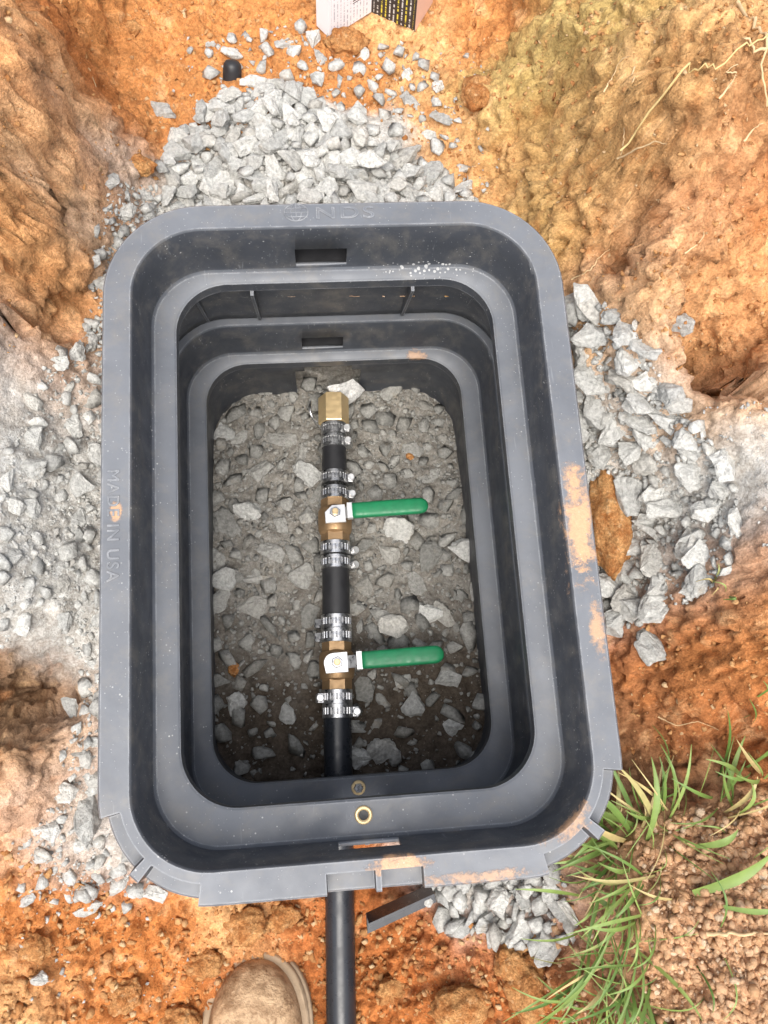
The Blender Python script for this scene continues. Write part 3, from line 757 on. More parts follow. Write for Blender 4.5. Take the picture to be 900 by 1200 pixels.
w = obj('washer', mesh('washer', sl, sf, 'brass'), lower, (p[0] - BX, p[1] - BY, -0.0672))
sl, sf = prism([(0.0052 * math.cos(k * math.pi / 3), 0.0052 * math.sin(k * math.pi / 3)) for k in range(6)], 0, 0.0055, 0.0007)
obj('bolt_head', mesh('bolt_head', sl, sf, 'steel'), lower, (p[0] - BX, p[1] - BY, -0.066))

# ------------------------------------------------------------------ pipe with valves
def pz(y): return float(np.interp(y, [-0.6, -0.3, -0.06, 0.19, 0.38], [-0.317, -0.3165, -0.319, -0.331, -0.350]))
def pxx(y): return 0.0102 + 0.0408 * y
def wy(py, lift=0.016):
    y = 0.1
    for _ in range(6): y = at(396, py, pz(y) + lift)[1]
    return float(y)
line = empty('supply_pipe', (pxx(0.15), 0.15, pz(0.15) - 0.02))
tag(line, 'black poly water line with two green-handled brass valves and steel hose clamps', 'water pipe')
LB = Vector(line.location)
def frame(y):
    d = Vector((pxx(y + .01) - pxx(y - .01), 0.02, pz(y + .01) - pz(y - .01))).normalized()
    r = d.cross(Vector((0, 0, 1))).normalized(); u = r.cross(d)
    m = Matrix.Identity(4)
    for i in range(3): m[i][0] = r[i]; m[i][1] = d[i]; m[i][2] = u[i]
    m.translation = Vector((pxx(y), y, pz(y))) - LB
    return m
def pipe_seg(py0, py1, r0, r1=None, mat='pipe_black', y1=None):
    ya = wy(py0); yb = wy(py1) if y1 is None else y1
    ys = np.linspace(ya, yb, 9 if y1 is None else 30)
    pts = [Vector((pxx(y), y, pz(y))) - LB for y in ys]
    V, F = tube(pts, list(np.linspace(r0, r1 or r0, len(pts))), 28)
    o = obj('pipe', mesh('pipe', V, F, mat), line); autosmooth(o, 40); return o
pipe_seg(518, 552, 0.0150, 0.0162, 'rubber_black')
pipe_seg(660, 724, 0.0166, 0.0166, 'rubber_black')
pipe_seg(838, 900, 0.0164, 0.0160, 'pipe_black', y1=-0.62)
# hex brass adapter with its collar
yA, yB = wy(493), wy(460)
pr = lambda s: [(0.0185 * s, 0), (0.0198 * s, 0.0015), (0.0198 * s, (yB - yA) - 0.0015), (0.0185 * s, yB - yA)]
V, F = lathe(pr(1.0), 6, math.radians(0))
ad = obj('brass_adapter', mesh('brass_adapter', V, F, 'brass'), line, mw=frame(yA))
# hose clamps: one mesh with a slotted band, shared
def clamp_mesh(w):
    seg = 112; yy = [0, 0.0003, w * 0.26, w * 0.27, w * 0.73, w * 0.74, w - 0.0003, w]
    V, F = [], []
    for i, y in enumerate(yy):
        for k in range(seg):
            a = 2 * math.pi * (k + 0.5) / seg; r = 0.0182
            if i in (0, 7): r = 0.0178
            if i in (3, 4) and (k % 4 == 0): r = 0.0170
            V.append((r * math.cos(a), y, r * math.sin(a)))
    n = len(yy)
    for i in range(n - 1):
        for k in range(seg):
            k2 = (k + 1) % seg; F.append((i * seg + k, (i + 1) * seg + k, (i + 1) * seg + k2, i * seg + k2))
    for e, s in ((0, 1), (n - 1, -1)):
        base = len(V)
        for k in range(seg):
            x, y, z = V[e * seg + k]; V.append((x * .88, y, z * .88))
        for k in range(seg):
            k2 = (k + 1) % seg
            f = (e * seg + k, e * seg + k2, base + k2, base + k); F.append(f if s > 0 else f[::-1])
    return mesh('hose_clamp', V, F, 'steel')
CLM = clamp_mesh(0.0162)
# worm housing and screw, built lying along X
hv, hf = prism([(-.0075, 0), (.0075, 0), (.0075, .0105), (-.0075, .0105)], 0, 0.0085, 0.002)
HOU = mesh('screw_housing', hv, hf, 'steel')
def screw_mesh():
    sv, sf = [], []
    V, F = lathe([(0.0034, -0.014), (0.0034, 0.0), (0.0046, 0.0005), (0.0046, 0.0035), (0.0038, 0.0044)], 16)
    return mesh('clamp_screw', V, F, 'steel_bright')
SCR = screw_mesh()
slv = [(-.0040, .0046, -.0006), (.0040, .0046, -.0006), (.0040, .0046, .0006), (-.0040, .0046, .0006), (-.0040, .0041, -.0006), (.0040, .0041, -.0006), (.0040, .0041, .0006), (-.0040, .0041, .0006)]
SLT = mesh('screw_slot', slv, [(0, 1, 2, 3)[::-1], (4, 5, 6, 7), (0, 4, 5, 1)[::-1], (1, 5, 6, 2)[::-1], (2, 6, 7, 3)[::-1], (3, 7, 4, 0)[::-1]], 'steel_dark')
#  near edge px, scale, angle of the screw about the pipe (0 = right, 90 = top, 180 = left), screw end faces up?
CL = [(507, 0.92, 18, 1), (521.5, 0.92, 14, 1), (564.5, 0.96, 5, 0), (583, 0.96, -5, 0), (648, 1.02, -25, 0), (665, 1.02, -30, 0),
      (735.5, 1.02, -160, 0), (752, 1.02, -160, 0), (825, 0.98, 172, 1), (842, 0.98, -4, 0)]
for py, s, ang, up in CL:
    y = wy(py); mt = frame(y) @ Matrix.Rotation(random.uniform(0, .06), 4, 'Y') @ Matrix.Diagonal((s, 1, s, 1))
    c = obj('hose_clamp', CLM, line, mw=mt)
    a = math.radians(ang)
    # housing sits on the band, tangent to it
    hm = Matrix.Rotation(-a + math.pi / 2, 4, 'Y') @ Matrix.Translation((0, 0.0015, 0.0176))
    h = obj('screw_housing', HOU, c, mw=hm)
    k = obj('clamp_screw', SCR, c, mw=hm @ Matrix.Translation((-0.0075 if ang < 90 else 0.0075, 0.00525, 0.0045)) @ Matrix.Rotation(math.pi / 2 if ang < 90 else -math.pi / 2, 4, 'Z') @ Matrix.Rotation(0.6, 4, 'Y'))
    k.data = SCR
    if up:
        obj('screw_slot', SLT, c, mw=k.matrix_local.copy())
# loose tail of a clamp beside the adapter
tp = [at(364, 470, -.335), at(363, 476, -.325), at(364, 484, -.325), at(367, 491, -.33), at(371, 494, -.338)]
V, F = tube([Vector(q) - LB for q in tp], [0.0012, 0.0019, 0.0021, 0.0019, 0.0012], 8)
obj('clamp_tail', mesh('clamp_tail', V, F, 'steel', True), line)
# ball valves
def ball_valve(py_far, py_near, stem_py, grip, tilt, label, rounded):
    y0, y1 = wy(py_near), wy(py_far); L = y1 - y0; ys = wy(stem_py, 0.02)
    fr = frame(ys); a, b = y0 - ys, y1 - ys
    V, F = lathe([(0.0150, a + .008), (0.0192, a + .0105), (0.0205, a + .014), (0.0208, -0.010), (0.0212, 0.0), (0.0208, .010), (0.0205, b - .014), (0.0192, b - .0105), (0.0150, b - .008)], 28)
    body = obj('ball_valve', mesh('ball_valve', V, F, 'bronze'), line, mw=fr); autosmooth(body, 30)
    body['label'] = label
    for (c0, c1) in ((a - .004, a + .0105), (b - .0105, b + .004)):
        V, F = lathe([(0.0165, c0), (0.0176, c0 + .001), (0.0176, c1 - .001), (0.0165, c1)], 6, 0)
        obj('hex_end', mesh('hex_end', V, F, 'bronze'), body)
    rt = Matrix.Rotation(tilt, 4, 'Z')
    sv, sf = prism([(0.0095 * math.cos(k * math.pi / 10), 0.0095 * math.sin(k * math.pi / 10)) for k in range(20)], 0.012, 0.0245, 0.001)
    obj('bonnet', mesh('bonnet', sv, sf, 'bronze'), body)
    # lever plate: bright square end, then a dark step up to the grip
    if rounded:
        out = [(0.0125, -0.0115), (0.0125, 0.0115)] + [(-0.004 + 0.0115 * math.cos(x), 0.0 + 0.0115 * math.sin(x)) for x in np.linspace(math.pi / 2, math.pi, 7)] + [(-0.0135, -0.0115)]
    else:
        out = [(0.0125, -0.012), (0.0125, 0.0105), (-0.0035, 0.0105), (-0.0125, 0.002), (-0.0125, -0.012)]
    out = [(q[0], q[1]) for q in out]
    pv, pf = prism(out, 0.0247, 0.0275, 0.0006)
    obj('lever_plate', mesh('lever_plate', pv, pf, 'steel_bright'), body, mw=rt)
    g0, g1, gw = grip
    wn_ = 0.0072
    nv = [(0.0125, -wn_, .0255), (0.0125, wn_, .0255), (g0 - .006, wn_, .0295), (g0 - .006, -wn_, .0295), (g0 - .0055, wn_ * 1.25, .0345), (g0 - .0055, -wn_ * 1.25, .0345)]
    nv2 = [(x, y, z - .0022) for x, y, z in nv]
    V = nv + nv2; F = [(0, 3, 2, 1), (3, 5, 4, 2), (6, 7, 8, 9), (9, 8, 10, 11), (0, 1, 7, 6), (1, 2, 8, 7), (2, 4, 10, 8), (4, 5, 11, 10), (5, 3, 9, 11), (3, 0, 6, 9)]
    obj('lever_arm', mesh('lever_arm', V, F, 'steel'), body, mw=rt)
    cv, cf = prism([(g0 - .0060, -gw), (g0 + .0005, -gw), (g0 + .0005, gw), (g0 - .0060, gw)], 0.0280, 0.0352, 0.0006)
    obj('grip_collar', mesh('grip_collar', cv, cf, 'steel_bright'), body, mw=rt)
    # vinyl grip: rounded bar with a full round end, slightly bowed
    V, F = [], []; n = 24; sg = 20
    for i in range(n + 1):
        f = i / n; x = g0 + (g1 - g0) * (1 - (1 - f) ** 1.6)
        e = max(0.0, (x - (g1 - gw)) / gw)
        sc = math.sqrt(max(0.0, 1 - min(1, e) ** 2)) if e > 0 else 1.0
        wq, hq = gw * (0.96 + 0.04 * math.sin(f * 3)) * max(sc, .02), 0.0056 * max(0.35 + .65 * sc, .3) * (1 if i < n else .2)
        for k in range(sg):
            th = 2 * math.pi * k / sg; cx_, sz_ = math.cos(th), math.sin(th)
            V.append((x, wq * math.copysign(abs(cx_) ** 0.6, cx_), 0.0316 + 0.0015 * math.sin(f * 2.6) + hq * math.copysign(abs(sz_) ** 0.7, sz_)))
    for i in range(n):
        for k in range(sg):
            k2 = (k + 1) % sg; F.append((i * sg + k, i * sg + k2, (i + 1) * sg + k2, (i + 1) * sg + k))
    F.append(tuple(reversed(range(sg)))); F.append(tuple(range(n * sg, n * sg + sg)))
    g = obj('handle_grip', mesh('handle_grip', V, F, 'green_vinyl', True), body, mw=rt); g['label'] = 'green vinyl lever grip'
    sv, sf = prism([(0.0068 * math.cos(k * math.pi / 3 + .3), 0.0068 * math.sin(k * math.pi / 3 + .3)) for k in range(6)], 0.0275, 0.0325, 0.0008)
    obj('stem_nut', mesh('stem_nut', sv, sf, 'steel'), body, mw=rt)
    sv, sf = prism([(0.0038 * math.cos(k * math.pi / 8), 0.0038 * math.sin(k * math.pi / 8)) for k in range(16)], 0.0325, 0.0365, 0.0006)
    obj('valve_stem', mesh('valve_stem', sv, sf, 'brass'), body, mw=rt)
    return body
ball_valve(584, 632, 605, (0.0205, 0.1135, 0.0100), 0.06, 'bronze ball valve nearer the brass adapter, square lever plate', False)
ball_valve(753, 806, 778, (0.0285, 0.1240, 0.0105), 0.055, 'bronze ball valve nearer the near wall, rounded lever plate', True)

# ------------------------------------------------------------------ crushed stone
def stone_shape(seed, flat, long, bevel=True):
    rs = np.random.RandomState(seed); bm = bmesh.new()
    pts = rs.randn(15, 3); pts /= np.linalg.norm(pts, axis=1)[:, None]
    pts = np.sign(pts) * np.abs(pts) ** 0.8
    for _ in range(5):                                   # split faces
        d = rs.randn(3); d /= np.linalg.norm(d); lim = rs.uniform(0.40, 0.75)
        over = np.maximum(pts @ d - lim, 0); pts = pts - over[:, None] * d
    pts *= np.array([0.5 * long, 0.5, 0.5 * flat])
    for q in pts: bm.verts.new(q)
    r = bmesh.ops.convex_hull(bm, input=bm.verts)
    bmesh.ops.delete(bm, geom=[v for v in bm.verts if not v.link_faces], context='VERTS')
    bmesh.ops.dissolve_limit(bm, angle_limit=math.radians(9), verts=bm.verts[:], edges=bm.edges[:])
    if bevel:
        bmesh.ops.bevel(bm, geom=bm.edges[:], offset=0.018, segments=1, affect='EDGES', profile=0.5, clamp_overlap=True)
        bmesh.ops.triangulate(bm, faces=bm.faces[:])
        bmesh.ops.subdivide_edges(bm, edges=[e for e in bm.edges if e.calc_length() > 0.16], cuts=3, use_grid_fill=True)
        bmesh.ops.triangulate(bm, faces=bm.faces[:])
        vv = np.array([q.co[:] for q in bm.verts]); bm.normal_update()
        dd = fbm(vv * 4 + seed, 4, seed, 0.65) * 0.11
        for q, e in zip(bm.verts, dd): q.co += q.normal * float(e)
    bmesh.ops.triangulate(bm, faces=bm.faces[:])
    bmesh.ops.recalc_face_normals(bm, faces=bm.faces[:])
    me = bpy.data.meshes.new('gravel_stone'); bm.to_mesh(me); bm.free(); me.materials.append(M['stone'])
    return me
SHAPES = [stone_shape(100 + k, random.uniform(0.42, 0.75), random.uniform(1.0, 1.55)) for k in range(40)]
RAW = []
for k in range(30):
    me = stone_shape(300 + k, random.uniform(0.45, 0.8), random.uniform(1.0, 1.5), False)
    v = np.array([q.co[:] for q in me.vertices]); f = np.array([p.vertices[:] for p in me.polygons]); RAW.append((v, f)); bpy.data.meshes.remove(me)

def rot3(yaw, tilt, tdir):
    return np.array((Matrix.Rotation(tdir, 3, 'Z') @ Matrix.Rotation(tilt, 3, 'X') @ Matrix.Rotation(-tdir, 3, 'Z') @ Matrix.Rotation(yaw, 3, 'Z')))
def poly_world(pts, z): return [tuple(at(a, b, z)[:2]) for a, b in pts]
def inside(poly, x, y):
    c = False; n = len(poly)
    for i in range(n):
        (x1, y1), (x2, y2) = poly[i], poly[(i + 1) % n]
        if (y1 > y) != (y2 > y) and x < (x2 - x1) * (y - y1) / (y2 - y1) + x1: c = not c
    return c
TAKEN = []
GRID = {}; NSEEN = [0]
def free(x, y, s, k):
    while NSEEN[0] < len(TAKEN):
        q = TAKEN[NSEEN[0]]; GRID.setdefault((int(q[0] // .03), int(q[1] // .03)), []).append(q); NSEEN[0] += 1
    i, j = int(x // .03), int(y // .03)
    for a_ in (i - 1, i, i + 1):
        for b_ in (j - 1, j, j + 1):
            for (a, b, t) in GRID.get((a_, b_), ()):
                if (a - x) ** 2 + (b - y) ** 2 < (k * (s + t)) ** 2: return False
    return True
def under_box(x, y, s):
    return abs(x - BX) < HA - 0.012 + s * 0.2 and abs(y - BY) < HB - 0.012 + s * 0.2 and not (abs(x - BX) > HA - 0.06 and abs(y - BY) > HB - 0.06 and math.hypot(abs(x - BX) - HA + .085, abs(y - BY) - HB + .085) > 0.085)
LIST = []   # x, y, z, size, yaw, tilt, tdir, zone
def hand_stone(px, py, lpx, wpx, ang, label, zone, lift=0.25, inside_box=False, flat=0.5):
    p = on_floor(px, py) if inside_box else on_ground(px, py)
    dist = CAM_H - p[2]; k = dist / 0.97 / FPX
    L, W = lpx * k, wpx * k
    me = SHAPES[random.randrange(len(SHAPES))]
    dm = np.array([q.co[:] for q in me.vertices]); ex = dm.max(0) - dm.min(0)
    o = obj('gravel_stone', me)
    hgt = W * flat * 1.15
    o.scale = (L / ex[0], W / ex[1], hgt / ex[2])
    o.rotation_euler = (random.uniform(-.15, .15), random.uniform(-.15, .15), math.radians(ang))
    o.location = (p[0], p[1], p[2] + hgt * lift)
    tag(o, label, 'stone', 'hand-sized crushed stones around the box'); TAKEN.append((p[0], p[1], (L + W) / 2 * 0.9))
HS = [
 (190,128,40,22,-20,'flat pale stone lying alone on orange clay left of the black pipe end'),
 (245,53,13,9,0,'small lone stone on clay between bank and carton, farthest left'),
 (294,97,36,17,-5,'flat pale stone resting just right of the black pipe end'),
 (357,120,34,28,20,'round white fractured stone near top of the far heap'),
 (226,172,38,22,0,'broad pale stone at the left edge of the far heap'),
 (332,52,24,20,30,'pale block of stone left of the orange clod by the carton'),
 (481,123,32,20,-60,'tall pale stone on clay between far heap and right bank'),
 (478,93,26,18,80,'upright pale stone standing above its neighbours below the carton'),
 (517,138,32,20,-10,'wide pale stone on clay nearest the right bank'),
 (512,104,20,16,40,'small square pale stone on clay below the black carton panel'),
 (504,161,24,16,-20,'wedge-shaped pale stone just beyond the far heap on the right'),
 (375,68,26,14,-50,'slanting grey stone below the white carton panel'),
 (785,497,62,30,-22,'long pale slab-like stone at the top right of the right-hand pile'),
 (803,523,36,32,-15,'blocky stone directly below the long slab in the right-hand pile'),
 (790,596,62,28,3,'long rounded stone in the middle of the right-hand pile'),
 (735,578,34,50,10,'tall angular stone left of the long rounded stone'),
 (768,624,60,18,-28,'thin tilted stone slab with a pale edge in the right-hand pile'),
 (816,655,48,38,0,'large square-cornered stone at the lower right of the right-hand pile'),
 (815,692,44,28,15,'wedge of stone at the foot of the right-hand pile'),
 (763,757,34,46,30,'dark pointed shard lying below the right-hand pile'),
 (717,370,24,30,80,'rounded stone under the orange bank at top of the right-hand pile'),
 (758,450,46,30,10,'wide flat stone in the upper part of the right-hand pile'),
 (838,568,36,34,20,'pale block of stone at the right edge of the right-hand pile'),
 (795,381,34,36,60,'grey-crusted stone stuck in the clay of the right bank'),
 (608,1092,40,26,5,'flat-topped stone at the front of the near pile'),
 (641,1106,32,40,-60,'dark leaning stone beside the grass at the near pile'),
 (570,1082,30,24,-35,'square stone in the middle of the near pile'),
 (35,551,34,26,10,'white angular stone on the grey rubble at left'),
 (96,568,32,30,0,'pale lump of stone on rubble next to the left rim'),
 (108,958,30,58,28,'large white shard leaning at the near left rim corner'),
 (88,832,30,16,-60,'pale wedge of stone by the brown clay hollow at left'),
 (32,1053,20,12,10,'small stone lying alone on clay at lower left'),
 (102,1067,30,14,12,'thin pale stone on clay below the near left corner'),
 (47,1146,15,18,80,'lone grey pebble on orange clay at lower left'),
 (178,1046,26,18,-35,'white chip on clay under the notched near left corner'),
]
for a, b, l, w, g, lab in HS: hand_stone(a, b, l, w, g, lab, 'x')
HF = [
 (267,506,27,23,0,'round pale stone in the far left corner of the pit floor'),
 (257,676,26,36,85,'pale stone against the left wall inside the box'),
 (279,822,25,27,0,'pale oval stone in dark dirt at left inside the box'),
 (458,735,36,28,5,'broad oval stone between the two green handles'),
 (484,828,27,29,0,'round pale stone below the nearer green handle'),
 (522,796,26,22,-30,'pale pointed stone just past the tip of the nearer handle'),
 (527,853,24,20,-10,'lone cream block of stone in dirt at the near right'),
 (450,882,30,36,70,'triangular pale shard at the near wall right of the pipe'),
 (505,716,31,24,20,'diamond-shaped stone in the floor left of the right wall'),
 (305,680,50,12,-3,'thin flat sliver of stone left of the pipe'),
 (542,640,28,38,70,'stone leaning on the right wall past the farther handle'),
 (338,839,20,22,50,'smooth pebble left of the nearest hose clamps'),
 (424,888,24,32,60,'blue-grey shard tucked beside the pipe at the near wall'),
 (416,853,14,26,88,'pale oval pebble touching the right of the pipe below the clamps'),
 (473,797,20,16,0,'small pale stone under the nearer green handle'),
 (465,625,40,36,20,'large angular stone directly below the farther green handle'),
 (405,452,34,24,10,'white stone lodged in the pipe hole of the far wall, daylight painted into its colour'),
 (290,600,30,34,60,'rounded grey stone left of the farther valve'),
 (360,560,40,26,-30,'angular grey stone just left of the clamps above the farther valve'),
]
for a, b, l, w, g, lab in HF: hand_stone(a, b, l, w, g, lab, 'f', 0.22, True)
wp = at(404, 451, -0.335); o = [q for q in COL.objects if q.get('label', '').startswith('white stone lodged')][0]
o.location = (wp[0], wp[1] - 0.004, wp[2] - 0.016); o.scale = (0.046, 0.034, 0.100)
DAYLIT = SHAPES[3].copy(); DAYLIT.materials.clear(); DAYLIT.materials.append(M['stone_daylit']); o.data = DAYLIT

for yy_ in (565, 590, 612, 635, 655):                   # room for the clod against the right rim
    p = on_ground(708, yy_, -.16); TAKEN.append((p[0], p[1], 0.045))
CLOD_ROOM = list(TAKEN[-5:])
def scatter(poly, z, n, smin, smax, pw, k, zone, tilt=0.35, floor=False, density=None, lift=0.0):
    pw_ = poly_world(poly, z - .05) + poly_world(poly, z + .06); xs = [q[0] for q in pw_]; ys = [q[1] for q in pw_]
    for t in range(n):
        s = smax * (1 - t / n) ** pw + smin * (1 - (1 - t / n) ** pw)
        s *= random.uniform(0.9, 1.12)
        for _ in range(24):
            x, y = random.uniform(min(xs), max(xs)), random.uniform(min(ys), max(ys))
            zz = fz(x, y) if floor else gz(x, y)
            if not inside(poly, *seen(x, y, zz)): continue
            if not floor and under_box(x, y, s): continue
            if density and random.random() > density(x, y): continue
            if floor and abs(x - pxx(y)) < 0.012: continue
            if free(x, y, s, k):
                LIST.append((x, y, zz + s * (random.uniform(0.0, 0.13) if floor else random.uniform(-0.10, 0.14) if zone == 'left' else random.uniform(0.12, 0.34)) + lift, s, random.uniform(0, 6.28), abs(random.gauss(0, tilt)), random.uniform(0, 6.28), zone))
                TAKEN.append((x, y, s)); break
G1 = [(200,172),(255,118),(320,104),(378,122),(415,165),(470,180),(545,225),(560,245),(300,255),(200,250),(190,205)]
scatter(G1, -.118, 1400, .007, .029, 1.8, 0.30, 'far')
scatter([(215,60),(330,30),(420,45),(500,70),(540,140),(550,225),(420,175),(380,110),(250,105)], -.14, 170, .004, .023, 1.8, 0.55, 'far')
G2 = [(150,210),(215,235),(240,260),(150,340),(130,420),(130,1000),(180,1060),(100,1060),(40,1030),(30,985),(70,930),(75,880),(100,840),(95,780),(60,700),(0,760),(0,560),(50,430),(100,400),(118,330),(105,290)]
scatter(G2, -.115, 900, .004, .024, 3.4, 0.42, 'left')
scatter([(125,215),(215,222),(250,255),(150,335),(128,410),(98,410),(108,330),(118,265)], -.11, 420, .006, .026, 2.0, 0.30, 'left', lift=.003)
scatter([(20,960),(110,930),(190,1050),(110,1070),(20,1050)], -.17, 120, .005, .020, 1.6, 0.5, 'left')
G3 = [(665,345),(720,360),(745,395),(770,430),(800,480),(845,530),(865,590),(845,690),(790,715),(720,740),(700,700),(660,520)]
scatter(G3, -.15, 1300, .008, .037, 1.9, 0.29, 'right')
G4 = [(490,1030),(660,1025),(665,1100),(610,1110),(560,1095),(515,1085)]
scatter(G4, -.265, 300, .007, .026, 1.6, 0.30, 'near')
# a second layer lying on the first
TAKEN.clear(); GRID.clear(); NSEEN[0] = 0; TAKEN.extend(CLOD_ROOM)
scatter(G1, -.11, 110, .011, .027, 1.0, 0.62, 'far', 0.3, lift=.009)
scatter(G3, -.14, 200, .012, .036, 1.2, 0.45, 'right', 0.3, lift=.009)
scatter(G2, -.115, 40, .009, .022, 1.2, 0.9, 'left', 0.3, lift=.003)
scatter(G4, -.26, 20, .012, .026, 1.0, 0.6, 'near', 0.3, lift=.008)
# inside: thick at the far half, thin towards the near wall
FLR = [(240,450),(560,450),(585,905),(240,915)]
scatter(FLR, -.36, 1100, .004, .033, 3.0, 0.44, 'floor', 0.12, True, lambda x, y: (1.0 if math.sin(x * 61 + 3 * math.sin(y * 23)) + math.sin(y * 47 + 2 * math.sin(x * 31)) > -0.5 else 0.25) * (0.05 + 0.95 * min(1, max(0, (y + 0.03 + 0.04 * math.sin(x * 40)) / 0.17))))

# the 300 largest become stones of their own, the rest stays one gravel mass
def shown(q): return q[3] / (CAM_H - q[2])
LIST.sort(key=shown, reverse=True)
NB = 300 - len(HS) - len(HF)
LAB = {'far': ('pale grey crushed stone in the heap beyond the far rim', 'crushed stones heaped beyond the far rim'),
       'left': ('pale grey crushed stone in the dusty rubble along the left rim', 'crushed stones along the left rim'),
       'right': ('grey crushed stone in the pile between right rim and clay bank', 'crushed stones between right rim and bank'),
       'near': ('grey crushed stone in the small pile under the near rim', 'crushed stones under the near rim'),
       'floor': ('grey crushed stone bedded in the floor inside the box', 'crushed stones on the floor inside the box')}
DARK = []
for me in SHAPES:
    d_ = me.copy(); d_.materials.clear(); d_.materials.append(M['stone_dark']); DARK.append(d_)
STONES = []
for q in LIST[:NB]:
    x, y, z, s, yaw, tl, td, zn = q
    o = obj('gravel_stone', SHAPES[random.randrange(len(SHAPES))])
    o.location = (x, y, z); o.rotation_euler = Matrix(rot3(yaw, tl, td).tolist()).to_euler()
    j = s * np.array([random.uniform(.85, 1.15), random.uniform(.85, 1.15), random.uniform(.85, 1.2) * (0.6 if zn == 'floor' else 1.0)]); o.scale = tuple(j)
    if zn == 'floor': o.data = DARK[SHAPES.index(o.data)]
    STONES.append((o, zn, shown(q)))
def join_mass(items, shapes):
    Vs, Fs = [], []; off = 0
    for (x, y, z, s, yaw, tl, td) in items:
        v, f = shapes[random.randrange(len(shapes))]
        w = (v * s * RS.uniform(.8, 1.2, 3)) @ rot3(yaw, tl, td).T + np.array([x, y, z])
        Vs.append(w); Fs.append(f + off); off += len(v)
    return np.concatenate(Vs), np.concatenate(Fs)
CHIPS = [q[:7] for q in LIST[NB:] if q[7] != 'floor']; FCHIPS = [q[:7] for q in LIST[NB:] if q[7] == 'floor']
def chips(poly, z, n, a, b, floor=False, dens=None, sink=0.1):
    pw_ = poly_world(poly, z - .05) + poly_world(poly, z + .06); xs = [q[0] for q in pw_]; ys = [q[1] for q in pw_]; k = 0
    while k < n:
        x, y = random.uniform(min(xs), max(xs)), random.uniform(min(ys), max(ys)); k += 1
        if not inside(poly, *seen(x, y, fz(x, y) if floor else gz(x, y))) or (not floor and under_box(x, y, 0.004)): continue
        if dens and random.random() > dens(x, y): continue
        s = a + (b - a) * random.random() ** 2.5
        (FCHIPS if floor else CHIPS).append((x, y, (fz(x, y) if floor else gz(x, y)) + s * sink, s, random.uniform(0, 6.28), random.uniform(0, 1.2), random.uniform(0, 6.28)))
chips(G1, -.118, 3000, .003, .010)
chips(G2, -.115, 9000, .0015, .0065, sink=-0.05)
chips(G3, -.15, 9000, .003, .012)
chips([(125,215),(215,222),(250,255),(150,335),(128,410),(98,410),(108,330),(118,265)], -.11, 1500, .003, .008)
chips(G4, -.265, 500, .003, .009)
chips([(820,480),(900,460),(900,640),(850,640)], -.02, 500, .002, .006)
chips([(200,40),(560,40),(600,230),(200,230)], -.13, 350, .002, .008)
chips([(0,980),(200,1050),(250,1180),(20,1180)], -.22, 160, .002, .008)
chips(FLR, -.36, 4200, .002, .009, True, lambda x, y: 0.3 + 0.7 * float(sstep(-0.05, 0.15, np.array(y))))
v, f = join_mass(CHIPS, RAW)
gme = tri_mesh_np('gravel', v, f, 'stone')
v2, f2 = join_mass(FCHIPS, [(a_ * np.array([1, 1, 0.65]), b_) for a_, b_ in RAW])
nm = len(f); gme = tri_mesh_np('gravel', np.concatenate([v, v2]), np.concatenate([f, f2 + len(v)]), 'stone')
gme.materials.append(M['stone_dark'])
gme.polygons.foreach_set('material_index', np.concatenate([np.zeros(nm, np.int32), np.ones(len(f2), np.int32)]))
tag(obj('gravel', gme), 'small grey gravel chips and grit strewn between the larger stones', 'gravel', kind='stuff')

# ------------------------------------------------------------------ clods and crumbs of earth
def lump_shape(seed, sub=2, rough=0.35):
    bm = bmesh.new(); bmesh.ops.create_icosphere(bm, subdivisions=sub, radius=0.5)
    v = np.array([q.co[:] for q in bm.verts]); d = v / np.linalg.norm(v, axis=1)[:, None]
    o = np.random.RandomState(seed).uniform(0, 50, 3)
    r = 1 + rough * fbm(d * 1.4 + o, 3, seed) + 0.5 * rough * (0.5 - worley(d * 2.6 + o, seed))
    v = d * r[:, None] * 0.5
    f = np.array([[q.index for q in p.verts] for p in bm.faces]); bm.free(); return v, f
LUMPS = [lump_shape(k, 1, 0.8) for k in range(14)]
def crumbs(poly, z, n, a, b, pw=2.5, sink=0.15, dens=None, out=None):
    pw_ = poly_world(poly, z - .05) + poly_world(poly, z + .06); xs = [q[0] for q in pw_]; ys = [q[1] for q in pw_]
    for _ in range(n):
        x, y = random.uniform(min(xs), max(xs)), random.uniform(min(ys), max(ys))
        if not inside(poly, *seen(x, y, gz(x, y))) or under_box(x, y, 0.003): continue
        if dens and random.random() > dens(x, y): continue
        s = a + (b - a) * random.random() ** pw
        out.append((x, y, gz(x, y) + s * sink, s, random.uniform(0, 6.28), random.uniform(0, 1.5), random.uniform(0, 6.28)))
SOILP = []
crumbs([(745,985),(790,955),(905,925),(1000,940),(1000,1230),(740,1230),(760,1100)], -.10, 15000, .0012, .0105, 4.0, 0.15, out=SOILP)
crumbs([(660,1010),(745,950),(780,1000),(740,1220),(620,1220)], -.18, 1800, .0014, .009, 4, 0.2, out=SOILP)
v, f = join_mass(SOILP, [lump_shape(60 + k, 1, 0.95) for k in range(12)] + RAW[:10])
tag(obj('soil_crumbs', tri_mesh_np('soil_crumbs', v, f, 'soil', False)), 'loose reddish brown soil crumbs heaped beside the grass', 'soil', kind='stuff')
BITS = []
crumbs([(-40,980),(60,1020),(190,1070),(390,1050),(640,1090),(640,1230),(-40,1230)], -.27, 5200, .002, .011, 3.4, 0.12, out=BITS)
crumbs([(150,0),(590,0),(620,240),(540,230),(400,100),(200,200),(150,240)], -.135, 2800, .002, .008, 3.4, 0.12, out=BITS)
crumbs([(740,720),(900,690),(900,880),(740,900)], -.1, 700, .002, .008, 3, 0.1, out=BITS)
